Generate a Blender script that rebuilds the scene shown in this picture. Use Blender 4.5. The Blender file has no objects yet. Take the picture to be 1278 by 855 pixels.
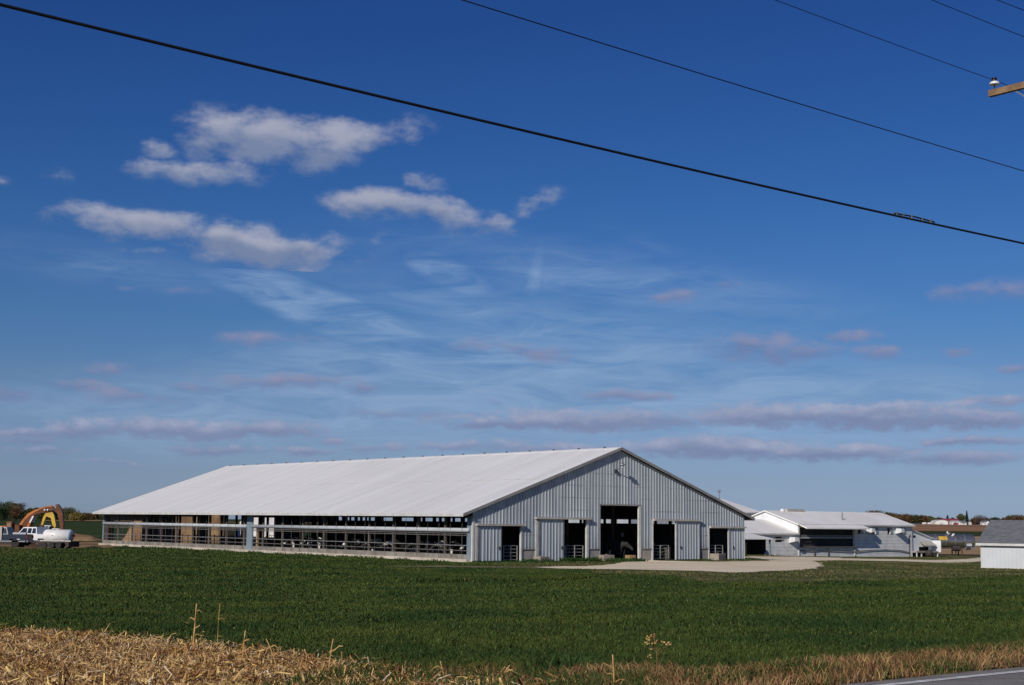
import bpy, bmesh, math, random
import numpy as np
from mathutils import Vector, Matrix, noise
from mathutils.geometry import delaunay_2d_cdt
random.seed(7); rng = np.random.default_rng(7)
scn = bpy.context.scene
col = scn.collection
R = math.radians
# ------------------------------------------------------------------ camera
FPX, PITCH, ROLL, EYE = 1794.98, 0.1242485, 0.0111986, 2.8
fw = np.array([0, math.cos(PITCH), math.sin(PITCH)])
rt0 = np.array([1., 0, 0]); up0 = np.cross(rt0, fw)
rt = rt0*math.cos(ROLL)+up0*math.sin(ROLL); upv = -rt0*math.sin(ROLL)+up0*math.cos(ROLL)
cam = bpy.data.objects.new('camera', bpy.data.cameras.new('camera')); col.objects.link(cam); scn.camera = cam
cam.data.sensor_width = 36; cam.data.lens = 36*FPX/1278; cam.data.clip_start = .1; cam.data.clip_end = 20000
cam.matrix_world = Matrix(((rt[0], upv[0], -fw[0], 0), (rt[1], upv[1], -fw[1], 0), (rt[2], upv[2], -fw[2], EYE), (0, 0, 0, 1)))

# barn axes: U along the gable front, M along the long side (away from the viewer)
AN = 0.888169; U = np.array([math.sin(AN), math.cos(AN)]); M = np.array([-math.cos(AN), math.sin(AN)])
O = np.array([-2.6132, 100.907]); RZ = math.pi/2-AN
SUN = np.array([*(-2.7*U-1.0*M), 1.6]); SUN /= np.linalg.norm(SUN)

# ------------------------------------------------------------------ light, sky
SKY_STRENGTH, SUN_STRENGTH, EXPOSURE = 0.07, 3.6, 0.0
sl = bpy.data.lights.new('sun', 'SUN'); sl.energy = SUN_STRENGTH; sl.angle = R(.53); sl.color = (1, .93, .84)
so = bpy.data.objects.new('sun', sl); col.objects.link(so); so.rotation_euler = Vector(SUN).to_track_quat('Z', 'Y').to_euler()
scn.view_settings.view_transform = 'Standard'; scn.view_settings.look = 'None'
scn.view_settings.exposure = EXPOSURE; scn.view_settings.gamma = 1

def ray(px, py): return fw+rt*(px-639)/FPX+upv*(427.5-py)/FPX
def azel(px, py):
    d = ray(px, py); return math.atan2(d[0], d[1]), math.atan2(d[2], math.hypot(d[0], d[1]))

# every cloud is a soft ellipse at an azimuth and elevation: px, py, half width, half height, turn, strength
CUMULUS = [(350, 176, 92, 32, 0, 1.1), (285, 163, 55, 24, 0, 1), (430, 170, 66, 22, 0, .9), (505, 160, 34, 22, -25, .6), (238, 216, 72, 15, 0, .95),
 (195, 183, 22, 11, 0, .7), (130, 204, 16, 8, -15, .45), (392, 195, 50, 18, 0, .9), (70, 222, 24, 8, 10, .3), (10, 224, 14, 6, 0, .3),
 (180, 280, 98, 18, 3, 1), (340, 311, 98, 24, 2, 1.15), (290, 296, 66, 18, 8, .9), (190, 312, 28, 9, 0, .5),
 (460, 254, 60, 18, 0, 1), (545, 265, 58, 18, 5, .95), (600, 278, 40, 14, 12, .7), (665, 255, 32, 16, -25, .6), (530, 232, 26, 13, 0, .6), (580, 290, 24, 10, 0, .4), (465, 297, 22, 8, 0, .35)]
MAUVE = [(842, 368, 36, 8, 0, .8), (892, 356, 26, 8, 0, .75), (935, 430, 66, 15, 5, .95), (1005, 441, 46, 13, 0, .95), (900, 424, 44, 9, 0, .8), (1057, 418, 34, 7, 0, .75),
 (1100, 440, 25, 9, 0, .85), (1193, 435, 17, 7, 0, .7), (1268, 460, 22, 6, 0, .8), (1206, 365, 36, 9, 0, .75), (1262, 363, 32, 14, 0, .8),
 (332, 425, 66, 8, 3, .7), (590, 432, 44, 9, 0, .7), (670, 440, 48, 10, 0, .75), (232, 363, 26, 6, 0, .5), (152, 360, 20, 5, 0, .35),
 (352, 474, 84, 9, 0, .95), (165, 495, 38, 9, 0, .9), (452, 487, 24, 9, 0, .85), (150, 461, 38, 7, 0, .7), (18, 489, 32, 8, 0, .85), (72, 478, 50, 8, 0, .75),
 (480, 514, 58, 6, 0, .8), (775, 493, 46, 7, 0, .85), (628, 501, 18, 5, 0, .6), (240, 480, 50, 7, 0, .5)]
BAND = [(720, 524, 170, 13.75, 0, 1.05), (620, 528, 70, 10, 0, .8), (960, 519, 110, 15, 0, 1.05), (1090, 520, 110, 16.25, 0, 1.1), (1215, 522, 80, 15, 0, .95), (1240, 502, 70, 7.5, 0, .85), (1120, 508, 60, 7.5, 0, .7),
 (200, 535, 105, 13.75, 0, 1), (325, 535, 80, 11.25, 0, .95), (95, 537, 42, 13.75, 0, .85), (35, 541, 42, 8.75, 0, .85), (275, 561, 58, 7.5, 0, .9), (378, 562, 42, 6.25, 0, .9), (60, 563, 44, 6.25, 0, .75), (470, 559, 36, 7.5, 0, .7), (40, 550, 34, 5, 0, .7),
 (700, 561, 110, 11.25, 0, .9), (900, 560, 150, 13.75, 0, 1.1), (1050, 563, 110, 11.25, 0, 1), (1190, 572, 100, 8.75, 0, .85), (1210, 551, 70, 6.25, 0, .85), (560, 556, 60, 7.5, 0, .7), (420, 548, 24, 5, 0, .7), (145, 580, 40, 3.75, 0, .5)]
CIRRUS = [(430, 398, 130, 24, 20, 1.1), (330, 362, 90, 12, 12, .5), (560, 342, 52, 18, 22, .8), (668, 342, 16, 40, 12, .45), (655, 415, 28, 7, -38, .55), (600, 390, 240, 40, 8, .35), (560, 480, 340, 80, -6, .7), (250, 520, 260, 50, 0, .5), (760, 350, 300, 40, 8, .35),
 (800, 450, 200, 26, -10, .4), (900, 510, 380, 60, 0, .6), (120, 330, 200, 26, 5, .25), (820, 310, 90, 16, 25, .15)]

def N(nt, t, **k):
    n = nt.nodes.new(t)
    for a, b in k.items(): setattr(n, a, b)
    return n
def L(nt, a, b): nt.links.new(a, b)
def math_(nt, op, a, b=None, c=None, clamp=False):
    n = N(nt, 'ShaderNodeMath', operation=op); n.use_clamp = clamp
    for i, v in enumerate((a, b, c)):
        if v is None: continue
        if isinstance(v, (int, float)): n.inputs[i].default_value = v
        else: L(nt, v, n.inputs[i])
    return n.outputs[0]
def smooth(nt, x, a, b):
    n = N(nt, 'ShaderNodeMapRange', interpolation_type='SMOOTHSTEP'); L(nt, x, n.inputs[0]); n.inputs[1].default_value = a; n.inputs[2].default_value = b; return n.outputs[0]
def mixc(nt, f, a, b, bt='MIX'):
    n = N(nt, 'ShaderNodeMix', data_type='RGBA', blend_type=bt)
    for i, v in ((0, f), (6, a), (7, b)):
        if isinstance(v, (int, float)): n.inputs[i].default_value = v
        elif isinstance(v, tuple): n.inputs[i].default_value = (*v[:3], 1)
        else: L(nt, v, n.inputs[i])
    return n.outputs[2]
def noisen(nt, vec, scale, detail=4, rough=.55, dist=0, dim='3D'):
    n = N(nt, 'ShaderNodeTexNoise', noise_dimensions=dim); L(nt, vec, n.inputs['Vector'])
    n.inputs['Scale'].default_value = scale; n.inputs['Detail'].default_value = detail; n.inputs['Roughness'].default_value = rough; n.inputs['Distortion'].default_value = dist
    return n.outputs[0]

SKY_RAMP = [(10, .158, .374, .795), (155, .189, .427, .832), (250, .222, .468, .851), (325, .275, .50, .862), (400, .31, .525, .845), (485, .42, .55, .835), (600, .457, .565, .955), (640, .46, .62, 1.12)]
def make_world():
    w = bpy.data.worlds.new('World'); scn.world = w; w.use_nodes = True; nt = w.node_tree
    bg = nt.nodes['Background']; outn = nt.nodes['World Output']; bg.inputs[1].default_value = SKY_STRENGTH
    sky = N(nt, 'ShaderNodeTexSky', sky_type='NISHITA', sun_disc=False)
    sky.sun_elevation = math.asin(SUN[2]); sky.sun_rotation = math.atan2(SUN[0], SUN[1])
    sky.altitude = 250; sky.air_density = 1.0; sky.dust_density = .35; sky.ozone_density = 3.0
    def dirs():
        tc = N(nt, 'ShaderNodeTexCoord'); sep = N(nt, 'ShaderNodeSeparateXYZ'); L(nt, tc.outputs['Generated'], sep.inputs[0])
        return math_(nt, 'ARCTAN2', sep.outputs[0], sep.outputs[1]), math_(nt, 'ARCSINE', sep.outputs[2])
    az, el = dirs()
    rp = N(nt, 'ShaderNodeValToRGB'); L(nt, math_(nt, 'DIVIDE', el, .4), rp.inputs[0]); cr = rp.color_ramp; cr.elements.remove(cr.elements[1])
    for i, (py, r, g, b_) in enumerate(reversed(SKY_RAMP)):
        p_ = max(0, azel(1150, py)[1]/.4); e = cr.elements[0] if i == 0 else cr.elements.new(p_); e.position = p_; e.color = (r, g, b_, 1)
    tint = mixc(nt, 1.0, sky.outputs[0], rp.outputs[0], 'MULTIPLY'); L(nt, tint, bg.inputs[0])
    def field(lst, vec, grow=1.25, prev0=None):
        acc = None; hacc = None; prev = prev0
        for (x, y, rx, ry, ang, st) in lst:
            a, e = azel(x, y)
            m = N(nt, 'ShaderNodeMapping', vector_type='TEXTURE')
            if prev is None: L(nt, vec, m.inputs[0])
            else:                                   # a vanishing link keeps the nodes evaluated one after the other
                ch = N(nt, 'ShaderNodeVectorMath', operation='MULTIPLY_ADD'); L(nt, prev, ch.inputs[0]); ch.inputs[1].default_value = (1e-9, 1e-9, 0); L(nt, vec, ch.inputs[2]); L(nt, ch.outputs[0], m.inputs[0])
            m.inputs['Location'].default_value = (a, e, 0); m.inputs['Rotation'].default_value = (0, 0, R(-ang)); m.inputs['Scale'].default_value = (rx*grow/FPX, ry*grow/FPX, 1)
            ln = N(nt, 'ShaderNodeVectorMath', operation='LENGTH'); L(nt, m.outputs[0], ln.inputs[0])
            q = math_(nt, 'MULTIPLY', math_(nt, 'SUBTRACT', 1.0, ln.outputs['Value'], clamp=True), st)
            sx = N(nt, 'ShaderNodeSeparateXYZ'); L(nt, m.outputs[0], sx.inputs[0]); h = math_(nt, 'MULTIPLY', q, sx.outputs[1])
            acc = q if acc is None else math_(nt, 'MAXIMUM', acc, q); hacc = h if hacc is None else math_(nt, 'ADD', hacc, h)
            prev = math_(nt, 'ADD', acc, hacc)
        return acc, hacc, prev
    def zone(high):
        az, el = dirs(); cb = N(nt, 'ShaderNodeCombineXYZ'); L(nt, az, cb.inputs[0]); L(nt, el, cb.inputs[1]); P = cb.outputs[0]
        mp = N(nt, 'ShaderNodeMapping'); L(nt, P, mp.inputs[0]); mp.inputs['Scale'].default_value = (1, 1.7, 1); PS = mp.outputs[0]
        wn = N(nt, 'ShaderNodeTexNoise'); L(nt, PS, wn.inputs['Vector']); wn.inputs['Scale'].default_value = 24; wn.inputs['Detail'].default_value = 4
        wv = N(nt, 'ShaderNodeVectorMath', operation='MULTIPLY_ADD'); L(nt, wn.outputs['Color'], wv.inputs[0]); wx, wy = (.04, .018) if high else (.045, .011)
        off = N(nt, 'ShaderNodeVectorMath', operation='ADD'); L(nt, P, off.inputs[0]); off.inputs[1].default_value = (-wx/2, -wy/2, 0); wv.inputs[1].default_value = (wx, wy, 0); L(nt, off.outputs[0], wv.inputs[2])
        PW = wv.outputs[0]; mw = N(nt, 'ShaderNodeMapping'); L(nt, P, mw.inputs[0]); mw.inputs['Rotation'].default_value = (0, 0, R(16)); mw.inputs['Scale'].default_value = (6, 34, 1)
        wz = noisen(nt, mw.outputs[0], 2.4, 8, .62, .8)
        def sel(lst): return [q for q in lst if (azel(q[0], q[1]-q[3]*1.6-14)[1] > ZEL if high else azel(q[0], q[1]+q[3]*1.6+14)[1] < ZEL)]
        cc, _, qq = field(sel(CIRRUS), P, 1.5)
        d4 = math_(nt, 'MULTIPLY', math_(nt, 'MULTIPLY', smooth(nt, cc, 0, .5), smooth(nt, wz, .22, .74)), CIRRUS_GAIN)
        base = mixc(nt, d4, tint, CIR_COL)
        n1 = noisen(nt, PS, 30, 8, .6)
        def layer(base, lst, grow, amp, lo, hi, cover, c_lo, c_hi, h0, h1, nn, prev):
            c, h, q = field(lst, PW, grow, prev); nz = math_(nt, 'SUBTRACT', nn, .5)
            d = math_(nt, 'MULTIPLY', smooth(nt, math_(nt, 'ADD', c, math_(nt, 'MULTIPLY', nz, amp)), lo, hi), smooth(nt, c, .0, .42))
            shade = smooth(nt, math_(nt, 'ADD', h, math_(nt, 'MULTIPLY', nz, .9)), h0, h1)
            return mixc(nt, math_(nt, 'MULTIPLY', d, cover), base, mixc(nt, shade, c_lo, c_hi)), q
        if high: base, _ = layer(base, CUMULUS, 1.65, 1.9, .12, .9, .92, CUM_LO, CUM_HI, -.35, .4, n1, qq)
        else:
            n2 = noisen(nt, PS, 70, 6, .6)
            base, q = layer(base, BAND, 1.5, 1.7, .05, .75, .9, BAND_LO, BAND_HI, -.3, .8, n2, qq)
            base, _ = layer(base, MAUVE, 1.85, 2.3, .12, 1.1, .92, MAUVE_LO, MAUVE_HI, -.3, .35, n1, q)
        b2 = N(nt, 'ShaderNodeBackground'); L(nt, base, b2.inputs[0]); b2.inputs[1].default_value = SKY_STRENGTH; return b2.outputs[0]
    def mixs(f, a, b_):
        m = N(nt, 'ShaderNodeMixShader'); L(nt, f, m.inputs[0]); L(nt, a, m.inputs[1]); L(nt, b_, m.inputs[2]); return m.outputs[0]
    ZEL = azel(640, 345)[1]
    inwin = math_(nt, 'MULTIPLY', math_(nt, 'LESS_THAN', math_(nt, 'ABSOLUTE', az), .46), math_(nt, 'MULTIPLY', math_(nt, 'GREATER_THAN', el, -.01), math_(nt, 'LESS_THAN', el, .33)))
    both = mixs(math_(nt, 'GREATER_THAN', el, ZEL), zone(False), zone(True))
    L(nt, mixs(inwin, bg.outputs[0], both), outn.inputs[0])
def lin(r, g, b, k=None):
    f = lambda c: (c/12.92 if c <= .04045 else ((c+.055)/1.055)**2.4)
    v = tuple(f(c/255) for c in (r, g, b))
    return tuple(c/SKY_STRENGTH for c in v) if k == 'sky' else v
CIRRUS_GAIN = .62
CIR_COL = lin(150, 176, 208, 'sky'); BAND_LO = lin(120, 133, 168, 'sky'); BAND_HI = lin(172, 177, 200, 'sky')
MAUVE_LO = lin(108, 126, 168, 'sky'); MAUVE_HI = lin(142, 144, 173, 'sky'); CUM_LO = lin(118, 133, 165, 'sky'); CUM_HI = lin(166, 170, 188, 'sky')
make_world()

# ------------------------------------------------------------------ terrain
def ss(a, b, x):
    t = np.clip((np.asarray(x, float)-a)/(b-a), 0, 1); return t*t*(3-2*t)
def terrain(x, y):
    x = np.asarray(x, float); y = np.asarray(y, float)
    v = x*M[0]+y*M[1]; r = np.hypot(x, y)
    near = np.interp(v, [-1e4, 11, 12.5, 15.5, 20, 30, 42, 58, 1e5], [1, 1, .92, .62, .5, .36, .14, 0, 0])*(1-ss(150, 300, r))
    b = np.where(y > 0, x/np.maximum(np.abs(y), 1e-3), 0.); b = np.where((y <= 0), np.sign(x)*.5, b)
    r0 = 115-30*ss(.18, .3, b)
    lo = -1.15*np.clip((r-r0)/(195-r0), 0, 1)
    right = np.where(r < 195, lo, np.interp(r, [195, 400, 600, 800, 1250, 3000, 9000], [-1.15, -1.1, -.6, .5, 4.7, 5, 5]))
    left = np.interp(r, [0, 300, 800, 1500, 9000], [0, 0, 1.1, 1.3, 1.3])
    w = ss(.1, .2, b)
    und = .12*np.sin(x*.021+1)*np.sin(y*.017)*ss(200, 320, r)
    return near+left*(1-w)+right*w+und
def gz(x, y): return float(terrain(x, y))
def pix(px, py):                                   # where the line of sight meets the ground
    d = ray(px, py); k0 = 5.; 
    ks = np.concatenate([np.arange(5, 300, .25), np.arange(300, 3000, 4)])
    z = EYE+ks*d[2]-terrain(ks*d[0], ks*d[1]); i = int(np.argmax(z < 0))
    if z[i] >= 0: i = len(ks)-1
    a, b = ks[i-1], ks[i]
    for _ in range(24):
        m = (a+b)/2
        if EYE+m*d[2]-gz(m*d[0], m*d[1]) < 0: b = m
        else: a = m
    return np.array([a*d[0], a*d[1], gz(a*d[0], a*d[1])])
def at(px, py, Y):
    d = ray(px, py); k = Y/d[1]; return np.array([k*d[0], Y, EYE+k*d[2]])
def bw(s, t, z=0.): return (O[0]+U[0]*s+M[0]*t, O[1]+U[1]*s+M[1]*t, z)   # barn frame -> world

# ------------------------------------------------------------------ materials
def mat(name, c, c2=None, scale=3., rough=.8, metal=0., bump=0., bscale=None, detail=5, coords='Object', stretch=(1, 1, 1), lo=.35, hi=.65, spec=.3, extra=None):
    m = bpy.data.materials.new(name); m.use_nodes = True; nt = m.node_tree; b = nt.nodes['Principled BSDF']
    b.inputs['Roughness'].default_value = rough; b.inputs['Metallic'].default_value = metal; b.inputs['Specular IOR Level'].default_value = spec
    b.inputs['Base Color'].default_value = (*c, 1)
    tc = N(nt, 'ShaderNodeTexCoord'); mp = N(nt, 'ShaderNodeMapping'); L(nt, tc.outputs[coords], mp.inputs[0]); mp.inputs['Scale'].default_value = stretch
    v = mp.outputs[0]; out = None
    if c2 is not None:
        out = mixc(nt, smooth(nt, noisen(nt, v, scale, detail), lo, hi), c, c2)
    if extra: out = extra(nt, v, out if out is not None else c) 
    if out is not None: L(nt, out, b.inputs['Base Color'])
    if bump:
        bp = N(nt, 'ShaderNodeBump'); bp.inputs['Strength'].default_value = bump; bp.inputs['Distance'].default_value = .05
        L(nt, noisen(nt, v, bscale or scale*4, 5), bp.inputs['Height']); L(nt, bp.outputs[0], b.inputs['Normal'])
    return m
def rainisland(nt, v, c, amt=.5, tip=None):         # each leaf its own tone
    g = N(nt, 'ShaderNodeNewGeometry'); r = g.outputs['Random Per Island']
    hs = N(nt, 'ShaderNodeHueSaturation'); L(nt, math_(nt, 'MULTIPLY_ADD', r, amt*2, 1-amt), hs.inputs['Value'])
    L(nt, math_(nt, 'MULTIPLY_ADD', r, .05, .475), hs.inputs['Hue'])
    if isinstance(c, tuple): hs.inputs['Color'].default_value = (*c, 1)
    else: L(nt, c, hs.inputs['Color'])
    return hs.outputs[0]
def leafmat(name, c, c2, scale, amt=.45, lo=.4, hi=.6, fleck=None):
    def ex(nt, v, c):
        o = rainisland(nt, v, c, amt)
        if fleck:
            g = N(nt, 'ShaderNodeNewGeometry'); wn = N(nt, 'ShaderNodeMath', operation='FRACT'); L(nt, math_(nt, 'MULTIPLY', g.outputs['Random Per Island'], 97.3), wn.inputs[0])
            o = mixc(nt, math_(nt, 'GREATER_THAN', wn.outputs[0], 1-fleck[1]), o, fleck[0])
        return o
    return mat(name, c, c2, scale, rough=.7, spec=.15, extra=ex, lo=lo, hi=hi, coords='Object')
MT = {}
def rooftone(nt, v, c):                             # broad faint weathering across the sheets
    tc = N(nt, 'ShaderNodeTexCoord'); n = noisen(nt, tc.outputs['Object'], .11, 4)
    s = N(nt, 'ShaderNodeSeparateXYZ'); L(nt, tc.outputs['Object'], s.inputs[0]); f = math_(nt, 'FRACT', math_(nt, 'DIVIDE', s.outputs[1], .914))
    c = mixc(nt, math_(nt, 'MULTIPLY', math_(nt, 'LESS_THAN', f, .05), .2), c, (.42, .42, .42))
    return mixc(nt, math_(nt, 'MULTIPLY', smooth(nt, n, .45, .75), .35), c, (.60, .595, .58))
MT['field'] = mat('field_soil_and_leaf', (.026, .044, .012), (.048, .066, .019), .12, bump=.6, bscale=9, rough=.95, spec=.05)
MT['leaf'] = leafmat('alfalfa_leaf', (.024, .050, .011), (.064, .084, .016), .22, .40, fleck=((.14, .15, .04), .03), lo=.3, hi=.7)
MT['lawn'] = mat('mown_lawn', (.060, .075, .022), (.135, .115, .05), .12, bump=.5, bscale=6, rough=.95, stretch=(1, 1, 1), spec=.05)
MT['lawnleaf'] = leafmat('lawn_leaf', (.05, .07, .018), (.13, .115, .045), .14, .4)
MT['weedleaf'] = leafmat('weed_leaf', (.022, .055, .012), (.035, .07, .016), .3, .5)
MT['gravel'] = mat('crushed_limestone', (.80, .68, .50), (.56, .455, .32), .28, stretch=(.5, 1.4, 1), bump=.5, bscale=5, rough=.95, spec=.05, lo=.3, hi=.8)
MT['path'] = mat('worn_path_soil', (.24, .19, .125), (.12, .105, .055), .5, bump=.5, bscale=5, rough=.95, spec=.05)
MT['dirt'] = mat('bare_dirt', (.20, .12, .065), (.30, .20, .11), .5, bump=.8, bscale=2, rough=.95, spec=.05)
MT['residue_soil'] = mat('residue_litter', (.085, .052, .028), (.20, .125, .062), 3, bump=1, bscale=14, rough=.95, spec=.05)
MT['husk'] = leafmat('dry_corn_husk', (.38, .20, .070), (.58, .37, .165), 1.2, .55, fleck=((.66, .54, .38), .06))
MT['dry'] = leafmat('dry_verge_grass', (.20, .10, .045), (.33, .195, .09), 1., .45, fleck=((.06, .09, .02), .15))
MT['asphalt'] = mat('worn_asphalt', (.20, .185, .17), (.26, .24, .22), 2, bump=.5, bscale=60, rough=.9)
MT['roadpaint'] = mat('white_road_paint', (.74, .74, .72), (.5, .49, .47), 6, rough=.7)
MT['tan_field'] = mat('harvested_field', (.40, .27, .15), (.30, .19, .10), .03, rough=.95, spec=.05, stretch=(1, .3, 1))
MT['brown_field'] = mat('ploughed_field', (.24, .125, .065), (.34, .20, .11), .012, rough=.95, spec=.05, stretch=(.3, 1, 1))
MT['roof'] = mat('white_roof_steel', (.76, .755, .74), (.66, .655, .64), .5, rough=.45, stretch=(.12, 1.6, .12), lo=.3, hi=.75, extra=rooftone)
MT['roof_tan'] = mat('weathered_roof_steel', (.90, .88, .82), (.82, .79, .73), .3, rough=.5)
MT['galv'] = mat('galvanised_sheet', (.38, .42, .45), (.50, .53, .55), .9, rough=.45, metal=.12, stretch=(2.2, 1, .25), lo=.35, hi=.7)
def girts(nt, v, c):                                # faint stained lines where sheets lap over the girts
    s = N(nt, 'ShaderNodeSeparateXYZ'); v = N(nt, 'ShaderNodeTexCoord').outputs['Object']; L(nt, v, s.inputs[0])
    f = math_(nt, 'FRACT', math_(nt, 'DIVIDE', s.outputs[2], .92)); ln = math_(nt, 'MULTIPLY', math_(nt, 'LESS_THAN', f, .1), .6)
    splash = math_(nt, 'MULTIPLY', smooth(nt, math_(nt, 'ADD', s.outputs[2], noisen(nt, v, 1.3, 4)), 2.6, 1.1), .35); c = mixc(nt, splash, c, (.25, .23, .19))
    n = noisen(nt, v, .35, 3); return mixc(nt, math_(nt, 'MULTIPLY', ln, smooth(nt, n, .4, .7)), c, (.20, .21, .22))
MT['galv_wall'] = mat('galvanised_wall', (.36, .40, .43), (.50, .535, .55), .8, rough=.45, metal=.12, stretch=(1.6, 1, .2), lo=.35, hi=.7, extra=girts)
MT['dark'] = mat('dark_steel_and_shade', (.05, .05, .05), (.03, .03, .03), 1)  # near-black for small fittings; on undersides and interiors it paints in shade
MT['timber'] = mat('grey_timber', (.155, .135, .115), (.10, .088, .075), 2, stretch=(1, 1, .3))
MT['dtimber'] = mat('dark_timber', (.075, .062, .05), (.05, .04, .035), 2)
MT['trim'] = mat('white_trim', (.62, .62, .60), (.52, .51, .48), 1.5, rough=.5)
MT['cream'] = mat('cream_track', (.50, .47, .42), (.40, .37, .33), 1.5, rough=.6)
MT['fascia'] = mat('rake_trim', (.30, .29, .27), (.24, .23, .22), 1, rough=.5)  # rake boards are white; this grey puts their grazing shade into the colour
MT['corner'] = mat('blue_grey_sheet', (.22, .28, .33), (.26, .32, .37), 1, rough=.45, metal=.2)
MT['curtain'] = mat('curtain_fabric', (.50, .53, .56), (.42, .45, .48), .8, rough=.7)
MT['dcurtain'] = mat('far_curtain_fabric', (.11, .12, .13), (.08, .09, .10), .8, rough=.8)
MT['concrete'] = mat('concrete', (.36, .34, .30), (.27, .25, .22), 1.5, bump=.3, bscale=8, rough=.9)
MT['lconcrete'] = mat('pale_concrete', (.60, .53, .43), (.42, .36, .29), .9, bump=.3, bscale=5, rough=.9)
MT['dconcrete'] = mat('manure_stained_concrete', (.17, .155, .135), (.26, .24, .21), 1.2, rough=.9)
MT['bconcrete'] = mat('weathered_block_concrete', (.34, .29, .23), (.22, .19, .155), 1.6, bump=.5, bscale=7, rough=.95)
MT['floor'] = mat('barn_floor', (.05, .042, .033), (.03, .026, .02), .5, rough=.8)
MT['pipe'] = mat('gate_pipe', (.42, .42, .42), (.3, .29, .27), 3, rough=.4, metal=.5)
MT['dpipe'] = mat('dull_rail_pipe', (.20, .19, .18), (.15, .13, .12), 3, rough=.5, metal=.3)
MT['white'] = mat('white_paint', (.78, .79, .80), (.70, .71, .72), .6, rough=.45)
MT['shedwall'] = mat('shed_wall_paint', (.60, .625, .645), (.56, .58, .60), .6, rough=.5)
MT['block'] = mat('white_block_wall', (.36, .38, .40), (.50, .51, .51), 1.2, rough=.8, bump=.2)
def courses(nt, v, c):
    s = N(nt, 'ShaderNodeSeparateXYZ'); L(nt, v, s.inputs[0])
    f = math_(nt, 'FRACT', math_(nt, 'DIVIDE', s.outputs[2], .42)); return mixc(nt, math_(nt, 'MULTIPLY', math_(nt, 'LESS_THAN', f, .12), .45), c, (.16, .17, .18))
MT['block'] = mat('block_wall', (.62, .63, .63), (.76, .755, .73), 1.0, rough=.8, bump=.2, extra=courses)
MT['shingle'] = mat('grey_shingles', (.10, .105, .115), (.19, .195, .205), 3.2, rough=.85, bump=.4, stretch=(.7, 2, 5), lo=.3, hi=.7)
MT['rust'] = mat('rusty_metal', (.16, .07, .035), (.09, .05, .035), 2)
MT['orange'] = mat('orange_paint', (.50, .17, .045), (.34, .11, .035), 1.5, rough=.55)
MT['dorange'] = mat('dark_orange_paint', (.17, .06, .022), (.10, .04, .018), 1.5, rough=.6)  # darker tone of the orange, for boom, stick, cab and bucket
MT['yellow'] = mat('yellow_paint', (.62, .42, .05), (.5, .30, .05), 1.5, rough=.5)
MT['black'] = mat('black_rubber', (.022, .022, .024), (.035, .033, .03), 3, rough=.8)
MT['chassis'] = mat('dark_chassis', (.035, .035, .037), (.06, .045, .035), 3, rough=.7)
MT['navy'] = mat('navy_paint', (.012, .02, .04), (.02, .028, .05), 1, rough=.35, spec=.5)
MT['glass'] = mat('vehicle_glass', (.02, .025, .03), rough=.08, spec=.8)
MT['chrome'] = mat('polished_steel', (.50, .47, .44), (.40, .37, .34), 1, rough=.33, metal=.9)
MT['steel'] = mat('grey_steel', (.30, .31, .32), (.22, .22, .23), 2, rough=.45, metal=.5)
MT['tankw'] = mat('tank_white_paint', (.78, .78, .76), (.68, .66, .62), 1.2, rough=.4)
MT['tankend'] = mat('tank_end_paint', (.46, .52, .58), (.40, .46, .52), 1.2, rough=.4)
MT['red'] = mat('red_paint', (.50, .03, .03), rough=.5)
MT['redroof'] = mat('red_roof', (.30, .06, .08), (.24, .05, .06), .2, rough=.5)
MT['plywood'] = mat('tan_board', (.34, .23, .13), (.26, .17, .10), 1, rough=.8)
MT['pole'] = mat('weathered_crossarm', (.30, .19, .10), (.20, .12, .065), 5, rough=.85, stretch=(1, 1, 1), bump=.3)
MT['wire'] = mat('black_wire', (.012, .012, .014), rough=.6)
MT['porcelain'] = mat('white_porcelain', (.72, .74, .76), rough=.15, spec=.6)
MT['insdark'] = mat('brown_glaze', (.02, .012, .012), rough=.2, spec=.6)
MT['straw'] = mat('straw', (.34, .24, .12), (.24, .16, .085), 3, bump=.6, rough=.95)
MT['plastic'] = mat('white_silage_plastic', (.75, .74, .72), (.66, .62, .56), .6, rough=.5)
MT['barkm'] = mat('tree_bark', (.10, .08, .065), (.06, .05, .04), 2)
def cowskin():
    m = bpy.data.materials.new('cow_hide'); m.use_nodes = True; nt = m.node_tree; b = nt.nodes['Principled BSDF']; b.inputs['Roughness'].default_value = .75
    tc = N(nt, 'ShaderNodeTexCoord'); oi = N(nt, 'ShaderNodeObjectInfo'); ad = N(nt, 'ShaderNodeVectorMath', operation='ADD'); L(nt, tc.outputs['Object'], ad.inputs[0])
    cb = N(nt, 'ShaderNodeCombineXYZ'); L(nt, math_(nt, 'MULTIPLY', oi.outputs['Random'], 40), cb.inputs[0]); L(nt, cb.outputs[0], ad.inputs[1])
    n = noisen(nt, ad.outputs[0], 1.5, 1.5); L(nt, mixc(nt, smooth(nt, n, .57, .59), (.016, .015, .015), (.72, .68, .62)), b.inputs['Base Color']); return m
MT['cow'] = cowskin()

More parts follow.
